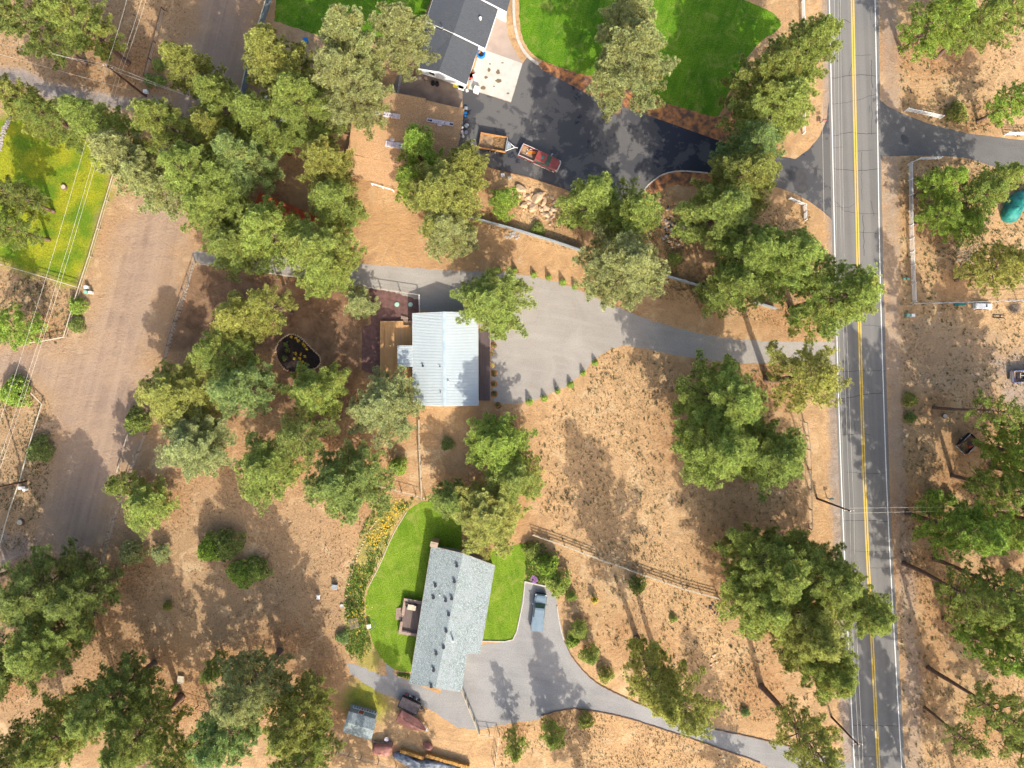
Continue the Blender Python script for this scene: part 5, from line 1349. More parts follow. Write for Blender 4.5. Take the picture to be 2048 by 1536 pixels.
    m = MB(); m.box(xf - L * .16 - .5, -hw * .8, .3, xf - L * .16 + .5, hw * .8, .5); m.box(xr + .3, -.4, .3, xf - .5, .4, .42); m.build('chassis', M['black'], t)
    return dict(xr=xr, cabr=cabr, hw=hw)
t = thing("pickup_truck", "faded red pickup with pale trim and loaded bed, parked on the dark driveway", "pickup truck")
Lr = place(t, (1041.5,299), (1118,333), .9)
k = pickup(t, Lr, 2.05, 'redpaint', 'silver', 'open', sunroof=True)
def item(nm, mt, label, cat, base, shapes, z=0, rot=0, bevel=.01, group=None):
    m = MB()
    for s in shapes: m.box(*s)
    o = m.build(nm, M[mt], None, bevel=bevel, loc=(base.x, base.y, z), rotz=rot)
    return tag(o, label, cat, group)
RT = -math.atan2(34, 76.5)
item("ramp", "orange2", "bright orange ramp lying in the bed of the red pickup", "ramp", W(1067,305,.8), [(-.75,-.2,0,.5,.2,.08), (-.95,-.12,0,-.75,.12,.12), (-.75,-.2,.08,.5,-.16,.14), (-.75,.16,.08,.5,.2,.14)], .72, RT + .35)
item("rack", "white", "white folding frame in the bed of the red pickup", "frame", W(1057.5,302,.7), [(-.5,-.05,0,.5,.05,.1), (-.05,-.35,0,.05,.35,.1), (.4,-.3,0,.48,.3,.1)], .6, RT + 1.2)
item("plank", "bench", "long pale plank along the side of the red pickup's bed", "plank", W(1056,311,.7), [(-1.1,-.06,0,1.0,.06,.06), (-1.0,.08,.0,.7,.14,.05)], .58, RT)
item("toolbox", "redpaint", "dark red tool bag at the front of the red pickup's bed", "bag", W(1067,298,.8), [(-.4,-.16,0,.4,.16,.28), (-.1,-.03,.28,.1,.03,.34)], .6, RT, .04)
t = thing("pickup_truck", "slate blue pickup with a closed bed cover, parked on gravel beside the side lawn", "pickup truck")
Lr = place(t, (1073.3,1262), (1082.3,1188), .9)
pickup(t, Lr, 1.95, 'tealpaint', 'darkblue', 'closed')
t = thing("pickup_truck", "white and navy truck with a loaded bed, cut by the right edge", "pickup truck")
Lr = place(t, (2026,753.5), (2102,750), .9)
pickup(t, Lr, 1.95, 'whitepaint', 'navy', 'open', glass='glass')
item("crate", "packdark", "dark crate in the bed of the white and navy truck", "crate", W(2041,752,.8), [(-.5,-.5,0,.6,.5,.1), (-.5,-.5,.1,-.42,.5,.3), (.52,-.5,.1,.6,.5,.3)], .58, 0)
item("pipe_frame", "woodpale", "pale board frame lying in the white and navy truck's bed", "boards", W(2044,751,.9), [(-.3,-.4,0,-.2,.4,.06), (-.2,-.05,0,.5,.05,.06)], .9, 0)
def wheels2(t, xs, y, r=.33):
    for x in xs:
        for s in (-1, 1): wheel(t, x, s * y, r, .2)
t = thing("utility_trailer", "open orange wooden sided trailer hitched behind the red pickup", "trailer")
A, B = W(959,280.5,.9), W(1013,290,.9); dd = B - A; c = (A + B) / 2; t.location = (c.x, c.y, 0); t.rotation_euler = (0, 0, math.atan2(dd.y, dd.x)); L = dd.length / 2
m = MB(); m.box(-L, -1.12, .55, L, 1.12, .62); m.build('floor', M['traybed'], t)
for s in (-1, 1):
    m = MB(); m.box(-L, s * 1.12 - .05, .62, L, s * 1.12 + .05, 1.22); m.build('side_board', M['orange'], t, bevel=.01)
m = MB(); m.box(L - .06, -1.07, .62, L + .03, 1.07, 1.3); m.build('headboard', M['steel'], t); m = MB(); m.box(-L, -1.07, .62, -L + .04, 1.07, .95); m.build('tailboard', M['orange'], t)
m = MB(); m.tube([(L, -.8, .5), (L + 1.3, 0, .5), (L + 1.75, 0, .5)], .05, 6); m.tube([(L, .8, .5), (L + 1.3, 0, .5)], .05, 6); m.build('tongue', M['white'], t)
m = MB(); m.prism([(L + .08, -.6), (L + .75, -.18), (L + .75, .18), (L + .08, .6)], .55, .75); m.build('tongue_box', M['steel'], t, bevel=.02)
wheels2(t, (-.25, .55), 1.22, .34)
m = MB(); r3 = random.Random(3)
for k in range(170):
    x, y = L * r3.uniform(.05, .93), r3.uniform(-1, .95); s = r3.uniform(.08, .3); a = r3.uniform(0, 3); z = .62 + r3.uniform(0, .12)
    m.box(-s, -.035, z, s, .035, z + .06, a, (x, y))
o = m.build('scrap_boards', M['debris'], None, loc=t.location, rotz=t.rotation_euler.z); tag(o, "heap of scrap boards and pine debris in the orange trailer", "debris")
t = thing("pickup_bed_trailer", "black pickup bed trailer full of orange pine needles, east of the road", "trailer")
A, B = W(1921,897,1.0), W(1945,873,1.0); dd = B - A; c = W(1937,887,1.0); t.location = (c.x, c.y, 0); t.rotation_euler = (0, 0, math.atan2(dd.y, dd.x)); L = 1.35; 
m = MB(); m.box(-L, -.92, .5, L, .92, .58); m.build('floor', M['black'], t)
for s in (-1, 1):
    m = MB(); m.box(-L, s * .92 - .09, .45, L, s * .92 + .09, 1.22); m.build('side_panel', M['black'], t, bevel=.04)
    m = MB(); m.box(-L, s * .92 - .03, 1.222, L, s * .92 + .03, 1.24); m.build('rail', M['chrome'], t)
m = MB(); m.box(L - .06, -.83, .5, L, .83, 1.2); m.box(-L, -.83, .5, -L + .06, .83, 1.15); m.build('end_panels', M['black'], t)
m = MB(); m.box(-L - .22, -.95, .5, -L - .04, .95, .72); m.build('bumper', M['chrome'], t, bevel=.03)
for s in (-1, 1):
    m = MB(); m.box(-L - .03, s * .9 - .06, .75, -L + .01, s * .9 + .06, 1.05); m.build('taillight', M['redlamp'], t)
wheels2(t, (0,), .95, .36)
m = MB(); m.tube([(L, 0, .45), (L + 1.0, 0, .45)], .05, 6); m.build('tongue', M['black'], t)
m = MB()
for k in range(240):
    x, y = r3.uniform(-L + .1, L - .1), r3.uniform(-.8, .8); s = r3.uniform(.05, .22); z = .6 + .35 * r3.random() * (1 - abs(x) / L * .4)
    m.box(-s, -.03, z, s, .03, z + .05, r3.uniform(0, 3.1), (x, y))
m.box(-L + .1, -.8, .585, L - .1, .8, .78); o = m.build('pine_debris', M['debris'], None, loc=t.location, rotz=t.rotation_euler.z); tag(o, "orange pine debris filling the black pickup bed trailer", "debris")
m = MB(); m.box(-.35, -.22, .98, .35, .22, 1.08); o = m.build('red_cushion', M['redplastic'], None, bevel=.05, loc=W(1941,893,1.0) * 1, rotz=.7); o.location.z = -.02; tag(o, "dull red pad in the black pickup bed trailer", "pad")
t = thing("utility_trailer", "black flat trailer with a sagging grey cover, left of the wooden gate fence", "trailer")
A, B = W(800,1402,.9), W(837.5,1419.5,.9); dd = B - A; c = (A + B) / 2; t.location = (c.x, c.y, 0); t.rotation_euler = (0, 0, math.atan2(dd.y, dd.x)); L = dd.length / 2
m = MB(); m.box(-L, -.85, .5, L, .85, .58); m.build('floor', M['black'], t)
m = MB(); m.box(-L, -.9, .5, L, -.82, 1.1); m.box(-L, .82, .5, L, .9, 1.1); m.box(-L, -.82, .5, -L + .08, .82, 1.1); m.box(L - .08, -.82, .5, L, .82, 1.1); m.build('sides', M['black'], t, bevel=.015)
m = MB()
for i in range(13):
    for j in range(8):
        x = -L + .09 + (2 * L - .18) * i / 12; y = -.8 + 1.6 * j / 7; m.v.append((x, y, 1.04 - .16 * math.sin(math.pi * i / 12) * math.sin(math.pi * j / 7) + r3.uniform(-.012, .012)))
for i in range(12):
    for j in range(7): m.f.append((i * 8 + j, (i + 1) * 8 + j, (i + 1) * 8 + j + 1, i * 8 + j + 1))
m.build('cover', simple("dusty_dark_cover", (.12, .095, .095), (.06, .05, .052), 2.0, .6), t, smooth=True)
m = MB(); m.tube([(L, -.5, .45), (L + 1.0, 0, .45), (L, .5, .45)], .045, 6); m.cyl(L + .8, 0, 0, .7, .04, n=6); m.build('tongue', M['black'], t)
m = MB(); m.box(L + .1, .15, .5, L + .5, .55, .8); m.build('winch_box', M['black'], t, bevel=.03)
wheels2(t, (-.1,), .98, .34)
for i, (dx, dy, mt) in enumerate([(-1.0, 1.1, 'redplastic'), (-.5, 1.12, 'chrome'), (.1, 1.1, 'black'), (.6, 1.12, 'chrome'), (1.1, 1.08, 'black')]):
    p = t.matrix_basis @ Vector((dx, dy, 0)) if False else Matrix.Translation(t.location) @ Matrix.Rotation(t.rotation_euler.z, 4, 'Z') @ Vector((dx, dy, 0))
    m = MB(); m.cyl(0, 0, 0, .5, .14, .12, 10); m.cyl(0, 0, .5, .56, .05, n=8)
    tag(m.build("can", M[mt], None, loc=(p.x, p.y, 0)), "%s can on the north side of the black covered trailer, %s from the west" % ({'redplastic': 'red', 'chrome': 'silver', 'black': 'black'}[mt], ["first", "second", "third", "fourth", "fifth"][i]), "can", "cans by the trailer")
# boat under a red brown cover
t = thing("covered_boat", "boat under a red brown cover, pointing right, south of the black trailer", "boat")
A, B = W(796,1431.5,1.1), W(851,1461,1.1); dd = B - A; c = (A + B) / 2; t.location = (c.x, c.y, 0); t.rotation_euler = (0, 0, math.atan2(dd.y, dd.x)); L = dd.length
m = MB(); st = []
for f_, hw, zt in [(0, .82, 1.15), (.04, .98, 1.22), (.3, 1.05, 1.35), (.55, 1.0, 1.4), (.75, .72, 1.38), (.9, .34, 1.3), (1.0, .05, 1.2)]:
    x = -L / 2 + L * f_
    st.append([(x, -hw, .75), (x, -hw * .97, zt - .32), (x, -hw * .5, zt - .1), (x, 0, zt), (x, hw * .5, zt - .1), (x, hw * .97, zt - .32), (x, hw, .75)])
V = [p for s in st for p in s]; F = []
for i in range(len(st) - 1):
    for j in range(6): F.append((i * 7 + j, (i + 1) * 7 + j, (i + 1) * 7 + j + 1, i * 7 + j + 1))
F.append(tuple(range(7))); m.add(V, F); m.build('cover', M['redtarp'], t)
m = MB(); m.tube([(-L / 2 + .05, 0, 1.17), (-L / 2 + L * .3, 0, 1.37), (0, 0, 1.42), (L * .3, 0, 1.38), (L / 2, 0, 1.22)], .03, 5); m.build('cover_seam', M['redtarp'], t)
m = MB(); loft(m, [(-L / 2 + .05, .85, .4, .78, .05), (0, .85, .35, .78, .05), (L * .3, .55, .4, .78, .05), (L / 2 - .1, .08, .6, .8, .02)]); m.build('hull', M['white'], t)
m = MB(); m.tube([(-L / 2 + .4, -.6, .3), (L * .3, -.4, .3), (L / 2 + .55, 0, .4)], .05, 6); m.tube([(-L / 2 + .4, .6, .3), (L * .3, .4, .3), (L / 2 + .55, 0, .4)], .05, 6); m.cyl(L / 2 + .35, 0, 0, .75, .05, n=8); m.box(L / 2 + .1, -.25, .6, L / 2 + .25, .25, .68); m.build('trailer_frame', M['steel'], t)
wheels2(t, (-.6,), .95, .3)
# tarps
def drape(name, poly, h, mat, label, cat, seed=1, ridge=.25, skirt=1.0):
    """cloth lying over goods: outline in pixels, bulging surface, hanging edge"""
    P = [W(p[0], p[1], h * .9) for p in smooth(poly, 1)]; c = sum(P, Vector()) / len(P); r = random.Random(seed)
    rings = []
    for k, f_ in enumerate((1.03, 1.0, .8, .55, .28)):
        z = [0.02, h * .8, h * .95, h + ridge * .6, h + ridge][k]
        rings.append([(c.x + (p.x - c.x) * f_ + r.uniform(-.04, .04), c.y + (p.y - c.y) * f_ + r.uniform(-.04, .04), z + (r.uniform(-.09, .09) if k else 0)) for p in P])
    n = len(P); V = [v for rg in rings for v in rg] + [(c.x, c.y, h + ridge)]; F = []
    for i in range(4):
        for j in range(n): F.append((i * n + j, i * n + (j + 1) % n, (i + 1) * n + (j + 1) % n, (i + 1) * n + j))
    for j in range(n): F.append((4 * n + j, 4 * n + (j + 1) % n, 5 * n))
    a = sum(P[i].x * P[(i + 1) % n].y - P[(i + 1) % n].x * P[i].y for i in range(n))
    if a < 0: F = [f[::-1] for f in F]
    m = MB(); m.add(V, F); return tag(m.build(name, M[mat], None, smooth=True), label, cat)
drape("tarp", [(745.5,1490),(784,1491),(783,1503),(776,1517),(766,1511),(755,1512),(743,1508)], 1.3, 'redtarp', "red brown tarp over a stack at the bottom edge, right of the playhouse", "tarp", 2, .15)
drape("tarp", [(843,1491),(856,1486),(866,1495),(862,1502),(852,1500)], .8, 'redtarp', "small red brown tarp over a round heap between the boat and the woodpile", "tarp", 3, .4)
drape("tarp", [(783,1512),(800,1507),(815,1512),(835,1524),(870,1524),(900,1530),(925,1541),(900,1546),(850,1544),(815,1535),(790,1520)], 1.0, 'bluetarp', "long crumpled silver blue tarp beside the firewood rows at the bottom edge", "tarp", 4, .1)
drape("tarp", [(2012,428),(2017,414),(2025,398),(2036,384),(2052,377),(2075,385),(2070,405),(2046,420),(2042,432),(2036,442),(2026,441),(2018,438)], 1.5, 'tealtarp', "big teal tarp draped over a heap at the right edge", "tarp", 5, .45)
item("shelf", "wood", "low weathered shelf with a small pot on it, north of the red brown tarp", "shelf", W(766,1485), [(-1.5,-.35,.35,1.5,-.1,.42), (-1.5,.1,.35,1.5,.3,.42), (-1.4,-.3,0,-1.3,.3,.35), (1.3,-.3,0,1.4,.3,.35)], 0, -.05)
p = W(773,1479.5,.8); m = MB(); m.cyl(0, 0, 0, .3, .3, .34, 14); m.cyl(0, 0, .3, .34, .16, n=10); tag(m.build("pot", M['pack'], None, loc=(p.x, p.y, .45)), "round pinkish white pot on the low shelf by the tarp", "pot")
def woodrow(a, b, label, seed):
    A, B = W(*a, .8), W(*b, .8); d = B - A; L = d.length; r = random.Random(seed); m = MB()
    for k in range(int(L / .17)):
        x = k * .17 + .05
        for row in range(6):
            w_ = r.uniform(.06, .09); m.tube([(x + r.uniform(-.03, .03), -.22 + r.uniform(-.04, .04), .12 + row * .15), (x + r.uniform(-.03, .03), .24 + r.uniform(-.05, .05), .12 + row * .15)], [w_, w_], 5)
    return tag(m.build("firewood_row", M['firewood'], None, loc=(A.x, A.y, 0), rotz=math.atan2(d.y, d.x)), label, "firewood", "firewood rows")
woodrow((801,1502), (849,1517), "shorter western row of split firewood against the blue tarp", 1)
woodrow((852,1511), (940,1536), "longer eastern row of split firewood at the bottom edge", 2)
# camper shell, junk along the wire fence
t = thing("camper_shell", "white fibreglass camper shell on the ground below the long wire fence", "camper shell"); c = W(1968.5,612.5,.7); t.location = (c.x, c.y, 0); t.rotation_euler = (0, 0, -.03)
m = MB(); m.add([(-1.4,-.5,0),(1.4,-.5,0),(1.4,.55,0),(-1.4,.55,0),(-1.3,-.4,.75),(1.25,-.4,.7),(1.25,.45,.7),(-1.3,.45,.75)], [(0,3,2,1),(4,5,6,7),(0,1,5,4),(1,2,6,5),(2,3,7,6),(3,0,4,7)]); m.build('shell', M['white'], t, bevel=.08)
for x0, x1 in ((-1.1, -.2), (.0, .9)):
    m = MB(); m.box(x0, -.53, .25, x1, -.45, .55); m.build('window', M['glass'], t)
m = MB(); m.box(.25, -.1, .74, .5, .3, .77); m.build('roof_hatch', M['black'], t)
item("sheet_panel", "tealtarp", "dark teal folded sheet lying under the long wire fence", "sheet", W(1919,608), [(-.95,-.25,0,.95,.18,.12), (-.9,-.2,.12,.7,.12,.2)], 0, .08, .05)
item("pallet_rack", "black", "dark metal rack lying below the brush pile at the right", "rack", W(1997,633), [(-.9,-.25,0,.9,-.18,.12), (-.9,.18,0,.9,.25,.12), (-.9,-.18,0,-.83,.18,.12), (.2,-.18,0,.27,.18,.12)], 0, -.06)
item("plank", "woodpale", "short pale board on the dirt south of the rail fence corner", "plank", W(1878,625), [(-.38,-.05,0,.38,.05,.05), (-.3,.06,0,.2,.1,.04)], 0, .1)
m = MB(); c = W(2027,617)
for k in range(150):
    a = rnd.uniform(0, 6.28); el = rnd.uniform(.1, .9); L = rnd.uniform(.5, 1.2); m.tube([(rnd.gauss(0, .4), rnd.gauss(0, .4), .1), (math.cos(a) * L * 1.1, math.sin(a) * L, .1 + math.sin(el) * L * .7)], [.022, .008], 3, False)
tag(m.build("brush_pile", M['twig'], None, loc=(c.x, c.y, 0)), "grey pile of bare branches at the right end of the wire fence", "brush pile")
m = MB(); c = W(1930,520)
for k in range(120):
    a = rnd.gauss(.3, .5); x, y = rnd.gauss(0, 1.4), rnd.gauss(0, 1.2); L = rnd.uniform(.4, 1.2); z = rnd.uniform(.03, .4)
    m.tube([(x, y, z), (x + math.cos(a) * L, y + math.sin(a) * L, z + .1)], [.03, .015], 4, False)
m.tube([(-2.4, -.4, .05), (2.4, .5, .12)], .05, 5); m.tube([(-1.2, -1.8, .05), (1.0, 2.0, .12)], .05, 5); m.tube([(1.5, -1.9, .05), (-1.3, 1.9, .12)], .05, 5)
tag(m.build("branch_pile", M['wood'], None, loc=(c.x, c.y, 0)), "orange brown heap of cut branches right of the white rail fence", "brush pile")
# utility boxes
def ubox(x, y, mt, label, s=.5, h=.8):
    c = W(x, y, h); m = MB(); m.box(-s * .5, -s * .42, 0, s * .5, s * .42, h); m.box(-s * .54, -s * .46, h - .08, s * .54, s * .46, h + .02)
    t = m.build("utility_box", M[mt], None, bevel=.03, loc=(c.x, c.y, 0)); return tag(t, label, "utility box", "utility boxes")
ubox(171, 574, 'white', "white utility box at the corner of the meadow fence"); ubox(170.5, 584, 'utilgreen', "green utility box below the white one at the meadow fence corner"); ubox(179, 584.5, 'white', "pale utility box right of the green one at the meadow fence corner", .45)
ubox(39.5, 976, 'white', "left white box by the fence at the left edge pole"); ubox(47.5, 980, 'white', "right white box by the fence at the left edge pole", .4)
ubox(1809, 557.5, 'utilgreen', "green utility lid left of the white rail fence, western one", .35, .3); ubox(1817, 557.5, 'utilgreen', "green utility lid left of the white rail fence, eastern one", .35, .3)
ubox(1817.5, 630, 'utilgreen', "green utility box on the east verge below the rail fence corner"); ubox(1827, 630.5, 'white', "pale utility box on the east verge below the rail fence corner")
ubox(290, 182, 'white', "white box at the foot of the first utility pole", .6, .6); ubox(1005.5, 349.5, 'white', "white box at the south kerb of the dark driveway, left one", .55, .4); ubox(1019, 354.5, 'woodpale', "cream box at the south kerb of the dark driveway, right one", .55, .4)
ubox(521.5, 78, 'concrete', "pale block at the foot of the grey board fence", .35, .4); ubox(533, 82, 'concrete', "small pale block a little right of the grey board fence", .3, .3)
ubox(610, 78, 'blue', "bright blue bin at the edge of the top left lawn", .6, .8)
# yard things
t = thing("paddling_pool", "round blue paddling pool holding odds and ends on the corner of the concrete pad", "paddling pool"); c = W(962,107,.4); t.location = (c.x, c.y, .05)
m = MB(); ro, ri = .68, .5
for rr_, z in ((ro, 0), (ro, .38), (ri, .38), (ri, .08)): m.v += [(rr_ * math.cos(k * .2618), rr_ * math.sin(k * .2618), z) for k in range(24)]
for q in range(3): m.f += [(q * 24 + k, q * 24 + (k + 1) % 24, (q + 1) * 24 + (k + 1) % 24, (q + 1) * 24 + k) for k in range(24)]
m.f.append(tuple(range(72, 96))); m.build('pool', M['blue'], t)
m = MB(); m.cyl(.0, 0, .09, .3, .34, n=12); m.build('insert', M['black'], t)
item("toy", "orange", "orange and brown toys heaped in the blue paddling pool", "toy", W(959,104,.5), [(-.2,-.12,0,.15,.12,.12), (-.05,.0,.1,.25,.25,.2)], .36, .4, .03)
item("cooler", "redplastic", "red cooler against the charcoal house on the concrete pad", "cooler", W(944,150.5,.5), [(-.42,-.35,0,.42,.35,.5), (-.45,-.38,.42,.45,.38,.5)], .05, .3, .05)
item("cabinet", "white", "white cabinet next to the red cooler on the concrete pad", "cabinet", W(950,154,.5), [(-.25,-.42,0,.25,.42,.55), (-.27,-.44,.5,.27,.44,.58)], .05, .35, .02)
item("appliance", "white", "white boxy appliance at the southwest corner of the concrete pad", "appliance", W(953,178,.8), [(-.42,-.45,0,.42,.45,.85), (-.3,-.48,.55,.3,-.45,.62)], .03, -.4, .03)
item("chest", "white", "white chest at the southeast foot of the white gable wall", "chest", W(922.5,173,.6), [(-.45,-.35,0,.45,.35,.6), (-.47,-.37,.52,.47,.37,.6)], .02, -.3, .03)
item("cushion", "yellowplastic", "yellow tarp heap at the foot of the white gable wall", "tarp", W(912,171,.3), [(-.5,-.25,0,.5,.25,.22), (-.2,-.1,.2,.45,.2,.34)], .0, -.2, .08)
item("tub", "steel", "pale blue tub on the edge of the concrete pad below the red cooler", "tub", W(939.5,162,.4), [(-.25,-.2,0,.25,.2,.35)], .05, .2, .08)
item("white_bucket", "white", "white crate where the concrete pad meets the dark driveway", "crate", W(934,180,.3), [(-.2,-.2,0,.2,.2,.3), (-.1,-.1,.3,.1,.1,.34)], .0, .2, .04)
for i, (x, y) in enumerate([(865.5,164),(873.5,165.5)]):
    t = thing("tyre_stack", "stack of black tyres against the white gable wall, %s of two" % ("left", "right")[i], "tyres", tuple(W(x, y, .7).to_2d()) + (0,), group="tyre stacks")
    for k in range(3):
        m = MB(); ro, ri, z0 = .33, .17, k * .24
        for rr_, z in ((ri, .02), (ro - .03, .0), (ro, .05), (ro, .18), (ro - .03, .23), (ri, .21)): m.v += [(rr_ * math.cos(q * .3142), rr_ * math.sin(q * .3142), z0 + z) for q in range(20)]
        for a_ in range(6): m.f += [(a_ * 20 + q, a_ * 20 + (q + 1) % 20, ((a_ + 1) % 6) * 20 + (q + 1) % 20, ((a_ + 1) % 6) * 20 + q) for q in range(20)]
        m.build('tyre', M['rubber'], t)
p = W(852, 159); m = MB(); m.cyl(0, 0, 0, .5, .22, .26, 12); m.cyl(0, 0, .5, .52, .12, n=8); tag(m.build("planter", M['bench'], None, loc=(p.x, p.y, 0)), "small brown planter left of the black tyres", "planter")
for i, (x, y, s, mt, l) in enumerate([(932,215,.42,'steel',"grey bin nearest the corner of the tan shop roof"),(931,225,.38,'blue',"blue bin at the east wall of the tan shop"),(930.5,231,.3,'blue',"small blue tub below the blue bin at the shop wall"),(933,250,.5,'steel',"grey machine at the east wall of the tan shop"),(924,255,.3,'white',"white bag at the east wall of the tan shop, upper"),(932,264,.42,'steel',"round grey washer drum east of the tan shop"),(924,264,.42,'pack',"torn white sack at the east wall of the tan shop"),(926,272,.3,'white',"lower white bag at the east wall of the tan shop"),(948,267,.14,'tealtarp',"tiny turquoise scrap on the dark driveway left of the orange trailer")]):
    item("junk_item", mt, l, "junk", W(x, y, s), [(-s*.6,-s*.5,0,s*.5,s*.6,s*.8), (-s*.3,-s*.55,s*.2,s*.6,s*.3,s*1.05), (-s*.55,-s*.1,s*.8,-s*.1,s*.4,s)], .01, .3 * i, s * .12)
item("patio_chair_white", "white", "white folding seat on the lawn beside the slatted arbour", "chair", W(737.5,1252.5,.45), [(-.3,-.32,.4,.3,.32,.46), (-.3,.28,.46,.3,.34,.85), (-.27,-.28,0,-.22,-.23,.4), (.22,-.28,0,.27,-.23,.4), (-.27,.24,0,-.22,.29,.4), (.22,.24,0,.27,.29,.4)], 0, .1, .01)
item("bench", "steel", "grey slatted bench on the sand northwest of the arbour", "bench", W(669,1173.5,.45), [(-.42,-.44,.4,.42,-.3,.45), (-.42,-.26,.4,.42,-.1,.45), (-.42,-.06,.4,.42,.1,.45), (-.42,.14,.4,.42,.3,.45), (-.42,.32,.4,.42,.38,.8), (-.4,-.42,0,-.33,.38,.4), (.33,-.42,0,.4,.38,.4)], 0, -.12, .008)
item("slatted_chair", "white", "small white slatted chair on the sand left of the grey bench", "chair", W(636.5,1194.5,.4), [(-.26,-.36,.36,-.12,.36,.42), (-.08,-.36,.36,.06,.36,.42), (.1,-.36,.36,.24,.36,.42), (-.26,.36,.36,.24,.42,.8), (-.24,-.34,0,-.18,-.28,.36), (.16,-.34,0,.22,-.28,.36), (-.24,.28,0,-.18,.34,.36), (.16,.28,0,.22,.34,.36)], 0, -.12, .006)
item("frame_table", "woodpale", "low pale framed table on the sand near the bottom left wire fence", "table", W(361,1360,.4), [(-.5,-.6,.35,.5,-.52,.42), (-.5,.52,.35,.5,.6,.42), (.42,-.52,.35,.5,.52,.42), (-.5,-.52,.35,-.42,.52,.42), (-.42,-.5,.33,.42,.5,.36), (-.48,-.58,0,-.42,-.52,.35), (.42,.52,0,.48,.58,.35)], 0, -.12, .006)
m = MB()
for k in range(18): a0, a1 = k * .349, (k + 1) * .349; m.tube([(.27 * math.cos(a0), .27 * math.sin(a0), .2), (.27 * math.cos(a1), .27 * math.sin(a1), .2)], .035, 5, False)
m.cyl(0, 0, 0, .17, .24, n=14); p = W(684, 1211); tag(m.build("fire_ring", M['concrete'], None, loc=(p.x, p.y, 0)), "small round pale rimmed pot on the sand left of the flower strip", "pot")
# arbour
t = thing("arbour", "grey slatted wooden arbour over the path into the back lawn", "arbour"); c = W(707.5,1247,2.1); t.location = (c.x, c.y, 0); t.rotation_euler = (0, 0, .27)
m = MB()
for k in range(8): y = -.72 + k * .2; m.box(-.75, y - .03, 2.1, .75, y + .03, 2.18)
m.build('slats', M['wood'], t)
m = MB()
for x in (-.6, .6): m.box(x - .04, -.8, 2.02, x + .04, .78, 2.1)
m.build('beams', M['wood'], t)
for x in (-.6, .6):
    for y in (-.6, .6):
        m = MB(); m.box(x - .05, y - .05, 0, x + .05, y + .05, 2.02); m.build('post', M['wood'], t)
m = MB()
for k in range(12): a0, a1 = -1.4 + k * .25, -1.15 + k * .25; m.tube([(1.0 * math.cos(a0), .9 * math.sin(a0), .9), (1.0 * math.cos(a1), .9 * math.sin(a1), .9)], .02, 4, False)
p = W(737, 1249); tag(m.build("hoop", M['steel'], None, loc=(p.x, p.y, -.85)), "thin curved metal hoop round the white seat by the arbour", "hoop")
# mailbox by the second pole
t = thing("mailbox", "teal topped mailbox on a post by the road below the white edge line", "mailbox"); c = W(1654,996); t.location = (c.x, c.y, 0)
m = MB(); m.box(-.06, -.06, 0, .06, .06, 1.1); m.box(-.25, -.04, .95, .3, .04, 1.02); m.build('post', M['wood'], t)
m = MB(); m.tube([(-.1, 0, 1.18), (.5, .02, 1.18)], .14, 10); m.build('box', M['tealtarp'], t)
t = thing("mailbox", "dark mailbox on a post north of the driveway mouth beside the road", "mailbox"); c = W(1641,246); t.location = (c.x, c.y, 0)
m = MB(); m.box(-.06, -.06, 0, .06, .06, 1.1); m.build('post', M['wood'], t); m = MB(); m.tube([(-.15, 0, 1.18), (.4, .05, 1.18)], .15, 10); m.build('box', M['redpaint'], t)
m = MB(); c = W(1637, 238); m.box(-.3, -.35, 0, .3, .35, .06); m.box(-.22, -.25, .06, .22, .25, .1); tag(m.build("drain_grate", M['rustedge'], None, loc=(c.x, c.y, .01)), "rusty square plate on the verge above the dark mailbox", "plate")
# trunk of a fallen pine, stumps
def log(a, b, r, label):
    A, B = W(*a, r), W(*b, r); m = MB(); mid = A.lerp(B, .5) + Vector((.08, .1, 0)); m.tube([A, mid, B], [r, r * .85, r * .6], 8); return tag(m.build("log", M['bark']), label, "log")
log((1823,186), (1816,172), .1, "short dead branch on the sand above the slanted white fence piece")
log((440,1160-40), (452,1150-40), .25, "short stump log between the two round shrubs in the sandy yard")
def stump(x, y, r, label):
    c = W(x, y); m = MB(); m.cyl(0, 0, 0, .35, r * 1.2, r, 10); o = m.build("stump", M['bark'], None, loc=(c.x, c.y, 0)); m = MB(); m.cyl(0, 0, .352, .36, r * .85, n=10); m.build("cut_face", M['woodpale'], o); return tag(o, label, "stump")
stump(1888, 832, .4, "low stump in the shade east of the road"); stump(42, 1044, .5, "pale round stump left of the end of the dirt road"); stump(129, 375, .4, "pale stump in the yellow meadow")
